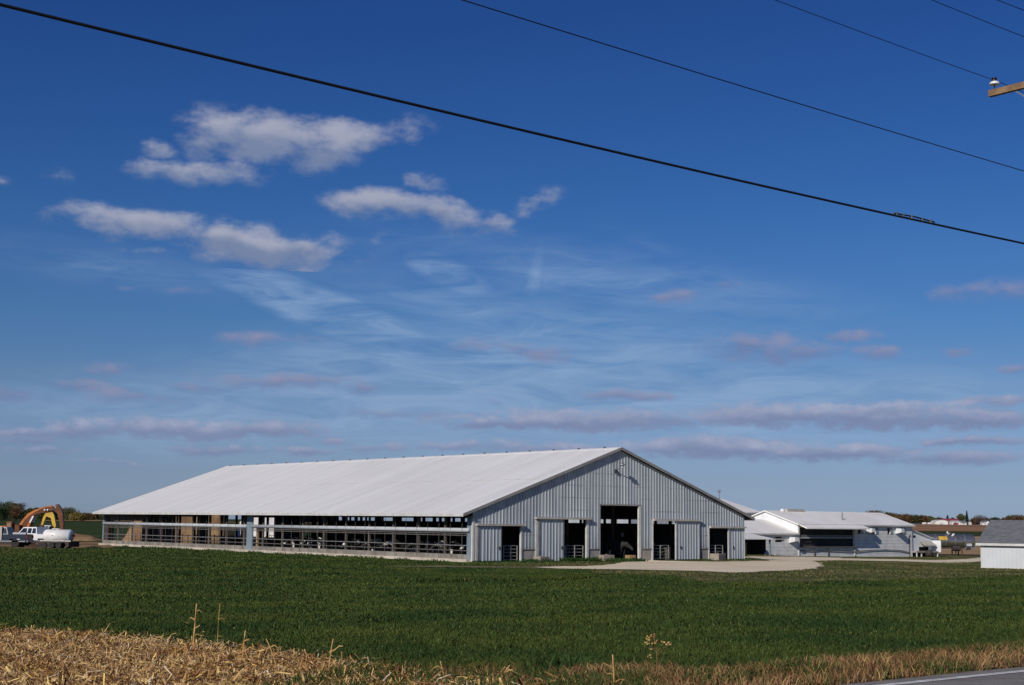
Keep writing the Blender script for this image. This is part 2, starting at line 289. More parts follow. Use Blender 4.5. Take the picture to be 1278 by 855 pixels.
# ------------------------------------------------------------------ mesh helpers
def tag(o, label=None, cat=None, group=None, kind=None):
    if label: o['label'] = label
    if cat: o['category'] = cat
    if group: o['group'] = group
    if kind: o['kind'] = kind
    return o
def empty(name, loc, rz=0, label=None, cat=None, group=None):
    o = bpy.data.objects.new(name, None); col.objects.link(o); o.location = loc; o.rotation_euler = (0, 0, rz); o.empty_display_size = .3
    return tag(o, label, cat, group)
def link(name, me, parent=None, loc=None, rz=0):
    o = bpy.data.objects.new(name, me); col.objects.link(o)
    if parent is not None: o.parent = parent
    if loc is not None: o.location = loc
    if rz: o.rotation_euler[2] = rz
    return o
class MB:
    def __init__(s): s.v = []; s.f = []
    def add(s, vs, fs):
        b = len(s.v); s.v += [tuple(map(float, p)) for p in vs]; s.f += [tuple(b+i for i in f) for f in fs]; return s
    def box(s, c, d, rz=0, ry=0, rx=0):
        m = Matrix.Rotation(rz, 3, 'Z') @ Matrix.Rotation(ry, 3, 'Y') @ Matrix.Rotation(rx, 3, 'X'); c = Vector(c)
        vs = [c+m @ Vector((x*d[0]/2, y*d[1]/2, z*d[2]/2)) for x in (-1, 1) for y in (-1, 1) for z in (-1, 1)]
        return s.add(vs, [(0, 1, 3, 2), (4, 6, 7, 5), (0, 4, 5, 1), (2, 3, 7, 6), (0, 2, 6, 4), (1, 5, 7, 3)])
    def rng(s, x0, x1, y0, y1, z0, z1): return s.box(((x0+x1)/2, (y0+y1)/2, (z0+z1)/2), (x1-x0, y1-y0, z1-z0))
    def bar(s, a, b, w, h=None):
        a = Vector(a); b = Vector(b); d = (b-a).normalized(); u = d.cross(Vector((0, 0, 1)))
        u = u.normalized() if u.length > 1e-4 else Vector((1, 0, 0)); n = u.cross(d); h = h or w
        vs = [p+u*x*w/2+n*y*h/2 for p in (a, b) for x, y in ((-1, -1), (1, -1), (1, 1), (-1, 1))]
        return s.add(vs, [(0, 1, 2, 3), (7, 6, 5, 4), (0, 4, 5, 1), (1, 5, 6, 2), (2, 6, 7, 3), (3, 7, 4, 0)])
    def tube(s, pts, r, n=8, cap=True):
        pts = [Vector(p) for p in pts]; rs = r if isinstance(r, (list, tuple)) else [r]*len(pts); vs = []; fs = []
        for i, p in enumerate(pts):
            d = (pts[min(i+1, len(pts)-1)]-pts[max(i-1, 0)]).normalized(); u = d.cross(Vector((0, 0, 1)))
            u = u.normalized() if u.length > 1e-4 else Vector((1, 0, 0)); w = u.cross(d)
            vs += [p+(u*math.cos(2*math.pi*k/n)+w*math.sin(2*math.pi*k/n))*rs[i] for k in range(n)]
        for i in range(len(pts)-1): fs += [(i*n+k, i*n+(k+1) % n, (i+1)*n+(k+1) % n, (i+1)*n+k) for k in range(n)]
        if cap: fs += [tuple(range(n))[::-1], tuple((len(pts)-1)*n+k for k in range(n))]
        return s.add(vs, fs)
    def prism(s, prof, y0, y1, axis='y'):            # profile in x,z pushed along y
        n = len(prof); mk = (lambda a, b, y: (a, y, b)) if axis == 'y' else (lambda a, b, y: (y, a, b))
        vs = [mk(a, b, y0) for a, b in prof]+[mk(a, b, y1) for a, b in prof]
        return s.add(vs, [tuple(range(n)), tuple(range(2*n-1, n-1, -1))]+[(i, i+n, (i+1) % n+n, (i+1) % n) for i in range(n)])
    def lathe(s, prof, c=(0, 0, 0), n=16, axis='z'):
        vs = []; m = len(prof)
        for k in range(n):
            a = 2*math.pi*k/n
            for r, z in prof:
                p = (r*math.cos(a), r*math.sin(a), z) if axis == 'z' else ((z, r*math.cos(a), r*math.sin(a)) if axis == 'x' else (r*math.cos(a), z, r*math.sin(a)))
                vs.append((p[0]+c[0], p[1]+c[1], p[2]+c[2]))
        fs = [(k*m+i, ((k+1) % n)*m+i, ((k+1) % n)*m+i+1, k*m+i+1) for k in range(n) for i in range(m-1)]
        fs += [tuple(k*m for k in range(n)), tuple(k*m+m-1 for k in range(n))[::-1]]
        return s.add(vs, fs)
    def build(s, name, m, parent=None, loc=None, rz=0, smooth=False, bevel=0):
        me = bpy.data.meshes.new(name); me.from_pydata(s.v, [], s.f); 
        bm = bmesh.new(); bm.from_mesh(me); bmesh.ops.recalc_face_normals(bm, faces=bm.faces)
        if bevel: bmesh.ops.bevel(bm, geom=list(bm.edges), offset=bevel, segments=2, affect='EDGES', profile=.6)
        bm.to_mesh(me); bm.free()
        me.materials.append(m if not isinstance(m, str) else MT[m])
        if smooth: me.polygons.foreach_set('use_smooth', [True]*len(me.polygons))
        me.update(); return link(name, me, parent, loc, rz)
def numpy_mesh(name, V, F, m):                       # V (n,3); F flat quads
    me = bpy.data.meshes.new(name); n = len(V); f = len(F); k = F.shape[1]
    me.vertices.add(n); me.vertices.foreach_set('co', V.astype(np.float32).ravel())
    me.loops.add(f*k); me.loops.foreach_set('vertex_index', F.astype(np.int32).ravel())
    me.polygons.add(f); me.polygons.foreach_set('loop_start', np.arange(0, f*k, k, dtype=np.int32)); me.polygons.foreach_set('loop_total', np.full(f, k, dtype=np.int32))
    me.update(calc_edges=True); me.materials.append(MT[m] if isinstance(m, str) else m); return me
def copy_tree(o, parent=None):
    c = o.copy(); col.objects.link(c)
    if parent is not None: c.parent = parent
    for ch in list(o.children): copy_tree(ch, c)
    return c

# ------------------------------------------------------------------ ground sheet
def ground_sheet():
    rs = np.concatenate([[.5], np.geomspace(2, 9000, 210)]); na = 360
    # finer angles ahead of the viewer
    th = np.concatenate([np.linspace(-.6, .6, 200, endpoint=False), np.linspace(.6, 2*math.pi-.6, 160, endpoint=False)])
    rr, tt = np.meshgrid(rs, th, indexing='ij'); x = rr*np.sin(tt); y = rr*np.cos(tt); V = np.stack([x, y, terrain(x, y)], -1).reshape(-1, 3)
    i, j = np.meshgrid(np.arange(len(rs)-1), np.arange(na), indexing='ij'); a = i*na+j; b = i*na+(j+1) % na
    F = np.stack([a, b, b+na, a+na], -1).reshape(-1, 4)
    me = numpy_mesh('ground', V, F[:, ::-1], 'field'); me.polygons.foreach_set('use_smooth', [True]*len(me.polygons))
    tag(link('ground', me), 'dark green hay field spreading from the road to the barns', kind='structure')
ground_sheet()
def patch(name, poly, off, m, step=2., rough=.25, kind='structure', seed=0):
    """a sheet following the ground inside a world outline"""
    poly = [np.array(p[:2]) for p in poly]; out = []
    for i, p in enumerate(poly):
        q = poly[(i+1) % len(poly)]; n = max(1, int(np.linalg.norm(q-p)/(step*.5)))
        for k in range(n):
            a = p+(q-p)*k/n; w = noise.noise_vector(Vector((a[0]*.45, a[1]*.45, seed)))+noise.noise_vector(Vector((a[0]*1.7, a[1]*1.7, seed+5)))*.4
            out.append((a[0]+w[0]*rough*2, a[1]+w[1]*rough*2))
    n = len(out); A = np.array(out); mn, mx = A.min(0), A.max(0)
    pts = [Vector(p) for p in out]
    xs = np.arange(mn[0]+step/2, mx[0], step); ys = np.arange(mn[1]+step/2, mx[1], step)
    for x in xs:
        for y in ys: pts.append(Vector((x, y)))
    vs, es, fs, *_ = delaunay_2d_cdt(pts, [(i, (i+1) % n) for i in range(n)], [list(range(n))], 1, 1e-5)
    V = np.array([(v[0], v[1]) for v in vs]); z = terrain(V[:, 0], V[:, 1])+off
    me = bpy.data.meshes.new(name); me.from_pydata([(a[0], a[1], b) for a, b in zip(V, z)], [], [tuple(f) for f in fs]); me.materials.append(MT[m]); me.update()
    bm = bmesh.new(); bm.from_mesh(me)
    for f in bm.faces:
        if f.normal.z < 0: f.normal_flip()
        f.smooth = True
    bm.to_mesh(me); bm.free()
    return tag(link(name, me), kind=kind)
def pp(*q): return [pix(*p) for p in q]
def uv(u, v): return np.array([U[0]*u+M[0]*v, U[1]*u+M[1]*v])

# roadside: pavement, edge line
def strip(name, v0, v1, off, m, u0=-60, u1=260, du=2., rough=0):
    us = np.arange(u0, u1, du); V = []; 
    for u in us:
        for v in (v0, (v0+v1)/2, v1):
            w = noise.noise(Vector((u*.8, v, 0)))*rough if v == v1 else 0
            p = uv(u, v+w); V.append((p[0], p[1], gz(*p)+off))
    F = np.array([(3*i+j, 3*i+j+1, 3*i+j+4, 3*i+j+3) for i in range(len(us)-1) for j in (0, 1)])
    return tag(link(name, numpy_mesh(name, np.array(V), F[:, ::-1], m)), kind='structure')
strip('road', 2.9, 10.46, .03, 'asphalt', rough=.1)
strip('road_edge_line', 10.05, 10.18, .036, 'roadpaint')
strip('road_edge_line', 3.3, 3.42, .036, 'roadpaint')
strip('road_centre_line', 6.7, 6.82, .036, 'roadpaint')
# lawn, gravel, dirt
def trace(name, q, off, m, step, rough, seed=0): return patch(name, pp(*q), off, m, step, rough, seed=seed)
trace('lawn', [(598, 706), (700, 714), (760, 717), (840, 719), (880, 727), (960, 728), (1060, 725), (1150, 723), (1230, 721), (1300, 719), (1340, 716), (1340, 692), (1240, 690), (1140, 691), (1060, 689), (985, 689), (960, 690), (940, 697), (900, 699), (780, 700.5), (700, 701.5), (640, 701.5), (596, 702)], .012, 'lawn', 1.8, .5)
trace('worn_path', [(465, 707), (560, 706.3), (640, 707.6), (720, 707), (720, 710), (600, 708.8), (540, 708.2)], .018, 'path', 1.0, .3, 4)
trace('gravel_drive', [(668, 708.3), (700, 706.9), (752, 706.5), (775, 702.5), (768, 699.3), (820, 698.9), (826, 700.3), (900, 701.3), (960, 700.3), (948, 697.5), (925, 696.6), (925, 694.8), (960, 694.6), (992, 695.2), (1020, 696.6), (1075, 697.5), (1120, 698.2), (1165, 699.3), (1195, 698.5), (1225, 695.5), (1300, 693.5), (1300, 696.5), (1238, 698.5), (1215, 701.8), (1198, 703.5), (1170, 702.5), (1120, 700.6), (1050, 699.6), (1015, 700.3), (1026, 705), (1020, 709.5), (985, 712.5), (925, 715), (880, 713), (800, 711.5), (740, 710.5), (690, 709.6)], .024, 'gravel', 1.0, .42, 3)
trace('dirt_path', [(985, 694.6), (1020, 694.8), (1050, 696.2), (1050, 697.8), (1010, 697)], .02, 'gravel', 1.2, .15, 5)
trace('bare_ground', [(-60, 692), (-60, 676), (30, 676), (90, 676), (124, 677), (128, 680.2), (150, 682), (135, 684), (118, 681.6), (92, 686), (60, 687.5)], .014, 'dirt', 1.6, .3, 7)
# far fields right of the barn and a pale strip far left
def polar(name, r0, r1, b0, b1, off, m, nr=24, nb=40):
    rs = np.linspace(r0, r1, nr); bs = np.linspace(b0, b1, nb); rr, bb = np.meshgrid(rs, bs, indexing='ij'); x = rr*np.sin(bb); y = rr*np.cos(bb)
    V = np.stack([x, y, terrain(x, y)+off], -1).reshape(-1, 3); F = np.array([(i*nb+j, i*nb+j+1, (i+1)*nb+j+1, (i+1)*nb+j) for i in range(nr-1) for j in range(nb-1)])
    tag(link(name, numpy_mesh(name, V, F[:, ::-1], m)), kind='structure')
polar('harvested_field', 215, 575, .2, .75, .06, 'tan_field')
polar('ploughed_field', 800, 1700, -.02, .75, .1, 'brown_field')
polar('stubble_field', 700, 790, -.31, -.1, .25, 'tan_field')
# ------------------------------------------------------------------ ground cover
def inpoly(x, y, poly):
    poly = np.array([p[:2] for p in poly]); c = np.zeros(len(x), bool); n = len(poly)
    for i in range(n):
        x0, y0 = poly[i]; x1, y1 = poly[(i+1) % n]
        if y0 == y1: continue
        k = ((y0 > y) != (y1 > y)) & (x < (x1-x0)*(y-y0)/(y1-y0)+x0); c ^= k
    return c
def vnoise(x, y, s, seed=0):
    """cheap smooth value noise on arrays"""
    g = np.random.default_rng(seed).random((64, 64)); X = (x/s) % 64; Y = (y/s) % 64
    i = X.astype(int); j = Y.astype(int); fx = X-i; fy = Y-j; fx = fx*fx*(3-2*fx); fy = fy*fy*(3-2*fy); i1 = (i+1) % 64; j1 = (j+1) % 64
    return (g[i, j]*(1-fx)+g[i1, j]*fx)*(1-fy)+(g[i, j1]*(1-fx)+g[i1, j1]*fx)*fy
def blades(name, x, y, h, w, lean, m, label, zoff=-.02, droop=.35):
    n = len(x); z = terrain(x, y)+zoff; a = rng.random(n)*2*np.pi; b = a+rng.normal(0, .8, n)
    dx, dy = np.cos(a), np.sin(a); lx, ly = np.cos(b)*lean*h, np.sin(b)*lean*h
    V = np.empty((n, 5, 3)); 
    for i, (f, ww, zz) in enumerate(((0, -.5, 0), (0, .5, 0), (.45, .5, .6), (.45, -.5, .6))):
        V[:, i, 0] = x+dx*w*ww+lx*f; V[:, i, 1] = y+dy*w*ww+ly*f; V[:, i, 2] = z+h*zz
    V[:, 4, 0] = x+lx*1.2; V[:, 4, 1] = y+ly*1.2; V[:, 4, 2] = z+h*(1-droop*lean)
    i0 = np.arange(n)*5; F = np.empty((n*2, 4), np.int64); F[0::2] = np.stack([i0, i0+1, i0+2, i0+3], -1); F[1::2] = np.stack([i0+3, i0+2, i0+4, i0+4], -1)
    # second face is a triangle: write mixed loops
    me = bpy.data.meshes.new(name); me.vertices.add(n*5); me.vertices.foreach_set('co', V.reshape(-1, 3).astype(np.float32).ravel())
    li = np.stack([i0, i0+1, i0+2, i0+3, i0+3, i0+2, i0+4], -1).ravel(); me.loops.add(n*7); me.loops.foreach_set('vertex_index', li.astype(np.int32))
    me.polygons.add(n*2); st = np.empty(n*2, np.int32); st[0::2] = np.arange(n)*7; st[1::2] = np.arange(n)*7+4; tt = np.empty(n*2, np.int32); tt[0::2] = 4; tt[1::2] = 3
    me.polygons.foreach_set('loop_start', st); me.polygons.foreach_set('loop_total', tt); me.update(calc_edges=True); me.materials.append(MT[m])
    return tag(link(name, me), label, 'grass', kind='stuff')
def polar_samples(n, r0, r1, e, b=.43):
    """area density falls with r**-e"""
    q = 2-e; u = rng.random(n); r = (r0**q+u*(r1**q-r0**q))**(1/q); t = rng.uniform(-b, b, n); return r*np.sin(t), r*np.cos(t), r
RES = pp((-60, 783), (-25, 787), (0, 790), (60, 791), (120, 795), (180, 802), (250, 807), (330, 817), (400, 826), (450, 836), (500, 845), (560, 852), (620, 858), (660, 866), (700, 960), (-60, 960))
VERGE = pp((440, 838), (520, 838), (640, 836), (760, 838), (840, 843), (900, 842), (980, 832), (1090, 824), (1190, 815), (1278, 808), (1340, 803)) + [uv(40, 12.6), uv(60, 12.6), uv(60, 10.44), uv(24, 10.44), uv(14, 10.44), uv(6, 10.44), uv(4, 12.5)]
LAWN = pp((596, 703), (700, 714), (760, 717), (840, 719), (880, 727), (960, 728), (1060, 725), (1150, 723), (1230, 721), (1300, 719), (1340, 716), (1340, 690), (985, 689), (900, 696))
GRAV = pp((470, 706.5), (560, 706), (640, 707.5), (700, 706.5), (752, 706.5), (775, 702.5), (768, 699.3), (820, 698.9), (826, 700.3), (900, 701.3), (960, 700.3), (948, 697.5), (925, 694.8), (992, 695.2), (1120, 698.2), (1165, 699.3), (1225, 695.5), (1300, 693.5), (1300, 696.5), (1215, 701.8), (1170, 702.5), (1050, 699.6), (1015, 700.3), (1026, 705), (1020, 709.5), (985, 712.5), (925, 715), (800, 711.5), (600, 709), (480, 708))
x, y, r = polar_samples(880000, 16, 150, 1.8, .56)
v = x*M[0]+y*M[1]; L2 = (x-O[0])*U[0]+(y-O[1])*U[1]; T2 = (x-O[0])*M[0]+(y-O[1])*M[1]
keep = ~inpoly(x, y, RES) & ~inpoly(x, y, VERGE) & ~inpoly(x, y, LAWN) & ~inpoly(x, y, GRAV) & (v > 11.5) & ~((L2 > -1.2) & (T2 > -1.0)) & ~((T2 > 46) & (L2 > -14)) & (T2 < 62)
keep &= ~((v < 14.5) & (x > -1))
x, y, r = x[keep], y[keep], r[keep]; cl = vnoise(x, y, .55, 3)*.6+vnoise(x, y, 2.7, 4)*.4
h = (.07+.085*cl)*rng.uniform(.7, 1.3, len(x)); w = .0075+.00055*(r-16)
blades('hay_crop', x, y, h, w*rng.uniform(.7, 1.4, len(x)), rng.uniform(.1, .9, len(x)), 'leaf', 'dense dark green hay crop growing between the road and the barn')
# an uncut ridge of taller growth in front of the barn
STR = pp((485, 719), (560, 714.5), (640, 713.5), (735, 714.5), (738, 723), (640, 727), (500, 727))
a = np.array([p[:2] for p in STR]); x = rng.uniform(a[:, 0].min(), a[:, 0].max(), 60000); y = rng.uniform(a[:, 1].min(), a[:, 1].max(), 60000); k = inpoly(x, y, STR); x, y = x[k], y[k]
blades('tall_grass_strip', x, y, rng.uniform(.14, .3, len(x)), rng.uniform(.02, .05, len(x)), rng.uniform(.1, .6, len(x)), 'leaf', 'strip of taller uncut green growth in the field before the barn gable')
# lawn turf
a = np.array([p[:2] for p in LAWN]); n = 120000; x = rng.uniform(a[:, 0].min(), 60, n); y = rng.uniform(a[:, 1].min(), 190, n); s2 = (x-O[0])*U[0]+(y-O[1])*U[1]; t2 = (x-O[0])*M[0]+(y-O[1])*M[1]
k = inpoly(x, y, LAWN) & ~inpoly(x, y, GRAV) & ~((s2 > -.3) & (s2 < 28.3) & (t2 > -.3)) ; x, y = x[k], y[k]
blades('lawn_turf', x, y, rng.uniform(.05, .13, len(x)), rng.uniform(.04, .09, len(x)), rng.uniform(.2, .8, len(x)), 'lawnleaf', 'short patchy yellow green turf between the gravel drive and the field')
# weeds at the foot of the gable front
WE = []
for (s0, s1, t0, t1, n, hh) in ((4.2, 6.3, -1.6, -.3, 500, .3), (7.8, 11.3, -1.4, -.2, 900, .38), (10.9, 14.2, -3.0, -1.6, 900, .34), (21, 28.5, -1.2, -.2, 700, .16), (-.5, 4, -1.5, -.3, 700, .2), (28.3, 31.5, -2, .5, 400, .1), (2, 12, -3.6, -2.2, 1200, .12)):
    WE.append(np.stack([rng.uniform(s0, s1, n), rng.uniform(t0, t1, n), np.full(n, hh)], -1))
WE = np.concatenate(WE); X = O[0]+U[0]*WE[:, 0]+M[0]*WE[:, 1]; Y = O[1]+U[1]*WE[:, 0]+M[1]*WE[:, 1]
blades('weeds', X, Y, WE[:, 2]*rng.uniform(.4, 1.2, len(X)), rng.uniform(.02, .06, len(X)), rng.uniform(.2, .9, len(X)), 'weedleaf', 'ragged green weeds along the foot of the barn gable')
n = 2600; X2 = rng.uniform(-1.1, -.35, n); Y2 = rng.uniform(0, 62, n); k = vnoise(Y2, X2, 1.3, 8) > .5; X2, Y2 = X2[k], Y2[k]; X = O[0]+U[0]*X2+M[0]*Y2; Y = O[1]+U[1]*X2+M[1]*Y2
blades('apron_weeds', X, Y, rng.uniform(.08, .26, len(X)), rng.uniform(.02, .06, len(X)), rng.uniform(.2, .9, len(X)), 'weedleaf', 'low weeds along the concrete edge of the open barn side')
# dry verge
patch('verge_ground', VERGE, .02, 'residue_soil', 1.0, .2, seed=11)
x, y, r = polar_samples(420000, 12, 44, 1.2, .75); k = inpoly(x, y, VERGE) & ~inpoly(x, y, RES); x, y, r = x[k], y[k], r[k]
k = rng.random(len(x)) < .35+.65*(vnoise(x, y, .4, 9)); x, y = x[k], y[k]
blades('verge_grass', x, y, rng.uniform(.07, .24, len(x)), rng.uniform(.006, .013, len(x)), rng.uniform(.2, 1.0, len(x)), 'dry', 'reddish brown dry grass between the field and the road')
x, y, r = polar_samples(120000, 12, 34, 1.2, .5); k = inpoly(x, y, VERGE) & (vnoise(x, y, .9, 21) > np.where(x < 1.6, .12, .6)) ; x, y = x[k], y[k]
blades('verge_green_grass', x, y, rng.uniform(.08, .3, len(x)), rng.uniform(.008, .016, len(x)), rng.uniform(.2, .9, len(x)), 'leaf', 'green tufts mixed into the dry roadside grass')
# corn residue
patch('corn_residue_ground', RES, .03, 'residue_soil', 1.0, .15, seed=13)
def litter():
    x, y, r = polar_samples(260000, 14, 34, 1.4, .5); k = inpoly(x+rng.normal(0, .22, len(x)), y+rng.normal(0, .5, len(x)), RES); x, y, r = x[k], y[k], r[k]
    n = len(x); bump = vnoise(x, y, .5, 31)*.11+vnoise(x, y, .16, 32)*.05; z = terrain(x, y)+.02+bump*rng.random(n)
    a = rng.random(n)*2*np.pi; el = rng.normal(0, .42, n); big = rng.random(n) < .12
    ln = rng.uniform(.04, .17, n)*np.where(big, 2.4, 1); wd = rng.uniform(.005, .018, n)*np.where(big, 1.6, 1)
    d = np.stack([np.cos(a)*np.cos(el), np.sin(a)*np.cos(el), np.sin(el)], -1); s = np.stack([-np.sin(a), np.cos(a), rng.normal(0, .5, n)], -1); s /= np.linalg.norm(s, axis=1)[:, None]
    up = np.cross(d, s); c = np.stack([x, y, z], -1); V = np.empty((n, 6, 3)); curl = (rng.normal(0, .25, n)*ln)[:, None]
    for i, (f, g, u) in enumerate(((-.5, -.5, 0), (-.5, .5, 0), (0, .5, 1), (0, -.5, 1), (.5, .35, 0), (.5, -.35, 0))): V[:, i] = c+d*(ln*f)[:, None]+s*(wd*g)[:, None]+up*curl*u
    V[:, :, 2] = np.maximum(V[:, :, 2], (z-bump*.6-.01)[:, None])
    i0 = np.arange(n)*6; F = np.empty((n*2, 4), np.int64); F[0::2] = np.stack([i0, i0+1, i0+2, i0+3], -1); F[1::2] = np.stack([i0+3, i0+2, i0+4, i0+5], -1)
    tag(link('corn_residue', numpy_mesh('corn_residue', V.reshape(-1, 3), F, 'husk')), 'matted tan corn husks and stalk bits left on the harvested ground', 'crop residue', kind='stuff')
litter()
def stalk(px, py, h, bend, label, leaves=3, thick=.014, kink=None, seed=1, name='corn_stalk', m='husk', scale=1.):
    rd = random.Random(seed); p = pix(px, py); e = empty(name, (p[0], p[1], p[2]-.03), 0, label, 'corn stalk' if name == 'corn_stalk' else 'weed', 'dry stalks standing at the field edge')
    pts = [Vector((bend*(k/6)**1.6*h, rd.uniform(-.02, .02)*h, h*k/6)) for k in range(7)]
    if kink: pts = pts[:4]+[pts[3]+Vector((kink*.5*h, 0, h*.12)), pts[3]+Vector((kink*h, 0, -h*.1))]
    MB().tube(pts, [thick*(1-.09*i) for i in range(len(pts))], 6).build('stem', m, e, smooth=True)
    for i in range(leaves):
        b = pts[1+i*(len(pts)-2)//max(1, leaves)]; s = rd.choice((-1, 1)); l = rd.uniform(.12, .28)*scale*1.2; w = thick*rd.uniform(1.2, 2.4); lf = MB(); q = []
        for k in range(5):
            f = k/4; c = b+Vector((s*l*f*.7, rd.uniform(-.02, .02), l*(.6*f-1.1*f*f*rd.uniform(.2, 1.2)))); ww = w*(1-f*.8)*.5; q += [c+Vector((0, -ww, -ww*.6)), c+Vector((0, ww, ww*.6))]
        lf.add(q, [(2*k, 2*k+1, 2*k+3, 2*k+2) for k in range(4)]).build('leaf', m, e)
    return e
stalk(241, 812, .86, .04, 'tallest dry corn stalk standing upright at the field edge, leaves wrapped round it', 6, .02, seed=3)
stalk(271, 813, .88, .02, 'thin forked dry stalk standing right of the tallest corn stalk', 3, .009, seed=4)
stalk(303, 824, .52, .05, 'short broken corn stalk left of the bent one on the residue edge', 4, .018, seed=8)
stalk(330, 826, .48, .25, 'bent corn stalk folded over to the right with a drooping top', 3, .016, kink=.5, seed=9)
stalk(345, 836, .50, -.35, 'corn stalk leaning left, crossing the bent one', 2, .014, seed=12)
stalk(410, 842, .55, .1, 'single curled corn stalk standing left of the bare verge', 3, .016, seed=15)
stalk(8, 792, .22, .9, 'dry stalk end leaning right at the far left edge of the residue', 1, .01, seed=18)
stalk(555, 853, .33, -.2, 'stubby pale corn stalk with a loose husk among green tufts', 3, .016, seed=20)
stalk(622, 856, .3, .5, 'low broken corn stalk with a wide folded husk near the bottom of the frame', 3, .016, seed=22)
stalk(767, 866, .45, -.05, 'last corn stalk before the road verge, with two husk blades at its foot', 4, .014, seed=24)
stalk(380, 840, .3, .1, 'knee high snapped corn stalk between the bent one and the curled one', 2, .016, seed=25)
def seedhead(px, py, h, label, seed):
    rd = random.Random(seed); p = pix(px, py); e = empty('dry_weed', (p[0], p[1], p[2]-.02), 0, label, 'weed'); st = MB(); hd = MB()
    st.tube([(0, 0, 0), (.01, 0, h*.5), (0, .01, h*.8)], .005, 5)
    for k in range(9):
        a = rd.uniform(0, 6.3); b = Vector((0, 0, h*rd.uniform(.45, .8))); t = b+Vector((math.cos(a)*h*.28*rd.uniform(.4, 1), math.sin(a)*.1, h*rd.uniform(.1, .3)))
        st.bar(b, t, .004)
        for q in range(7): hd.box(t+Vector((rd.uniform(-.03, .03), rd.uniform(-.03, .03), rd.uniform(-.02, .02))), (.016, .016, .012), rd.uniform(0, 3))
    st.build('stem', 'dry', e); hd.build('seed_head', 'husk', e)
seedhead(819, 851, .55, 'dry weed with pale flower heads standing in the brown verge', 5)
def tuft(px, py, n, h, label, m='weedleaf', spread=.2, name='grass_tuft'):
    p = pix(px, py); o = blades(name, p[0]+rng.normal(0, spread, n), p[1]+rng.normal(0, spread, n), rng.uniform(.5, 1, n)*h, rng.uniform(.01, .022, n), rng.uniform(.2, .9, n), m, label)
tuft(697, 846, 220, .5, 'dark green broad grass tuft at the edge of the corn residue')
tuft(735, 852, 260, .34, 'yellowish arching grass tuft right of the dark green tuft', 'dry', .25)
tuft(785, 846, 300, .3, 'reddish brown weed clump on the verge beside the dry flower heads', 'dry', .35)

# ------------------------------------------------------------------ the free-stall barn
BW, BL, OE, ORK = 28.0, 62.2, 1.03, .28
HE = 3.32; SL = (8.51-HE)/(14+OE); wallz = lambda s: HE+SL*(OE+min(s, BW-s))-.16
barn = empty('dairy_barn', bw(0, 0), RZ, 'long open sided dairy barn with a white steel roof and corrugated grey gable', 'barn')
OPEN = [(.36, 4.34, 2.52), (5.9, 10.66, 3.04), (12.07, 16.05, 4.13), (17.6, 22.62, 3.03), (23.88, 27.9, 2.52)]
def ribs(a, b, pitch=.3048, d=.034):
    out = []; k = math.floor(a/pitch)-1
    while k*pitch < b+pitch:
        for f, o in ((0, 0), (.225, 0), (.24, -d), (.285, -d), (.3048, 0)):
            p = k*pitch+f*(pitch/.3048)
            if a < p < b: out.append((p, o))
        k += 1
    def off(p):
        f = (p % pitch)/pitch*.3048; return float(np.interp(f, [0, .225, .24, .285, .3048], [0, 0, -d, -d, 0]))
    return [(a, off(a))]+out+[(b, off(b))]
def ribbed(mb, a, b, zb, zt, t=0., **k):             # a corrugated panel facing the road
    pr = ribs(a, b, **k); vs = []; fs = []
    for (p, o) in pr: vs += [(p, t+o, zb), (p, t+o, zt(p) if callable(zt) else zt)]
    for i in range(len(pr)-1): fs.append((2*i, 2*i+2, 2*i+3, 2*i+1))
    mb.add(vs, fs)
def gable(t, name):
    mb = MB(); cuts = [0.]+[e for o in OPEN for e in o[:2]]+[14., BW]; cuts = sorted(set(cuts))
    for a, b in zip(cuts[:-1], cuts[1:]):
        zo = [o[2] for o in OPEN if o[0] <= (a+b)/2 <= o[1]]; ribbed(mb, a, b, zo[0] if zo else .88, wallz, t)
    mb.build(name, 'galv_wall', barn)
gable(0, 'gable_wall')
mb = MB(); ribbed(mb, 0, BW, .0, .1); 
def backgable():
    mb = MB(); 
    bo = [(1.2, 4.3, 2.5), (8.1, 10.6, 3.0), (11.9, 16.1, 4.1), (17.4, 20., 3.0), (24, 26, 2.5)]; cuts = sorted({0., 14., BW, *[e for o in bo for e in o[:2]]})
    for a, b in zip(cuts[:-1], cuts[1:]):
        zo = [o[2] for o in bo if o[0] <= (a+b)/2 <= o[1]]; z0 = zo[0] if zo else 0.
        mb.add([(a, BL, z0), (b, BL, z0), (b, BL, wallz(b)), (a, BL, wallz(a))], [(0, 1, 2, 3)])
    mb.build('gable_wall', 'galv', barn)
backgable()
for a, b in ((0, .3), (4.46, 5.74), (10.88, 12.07), (16.27, 17.5), (22.7, 23.8), (27.9, 28)): MB().rng(a, b, .02, .2, -.4, .9).build('foundation_wall', 'concrete', barn)
[MB().rng(a, b, -.045, .03, .86, .9).build('base_flashing', 'fascia', barn) for a, b in ((4.46, 5.74), (10.88, 12.07), (16.27, 17.5), (22.7, 23.8))]
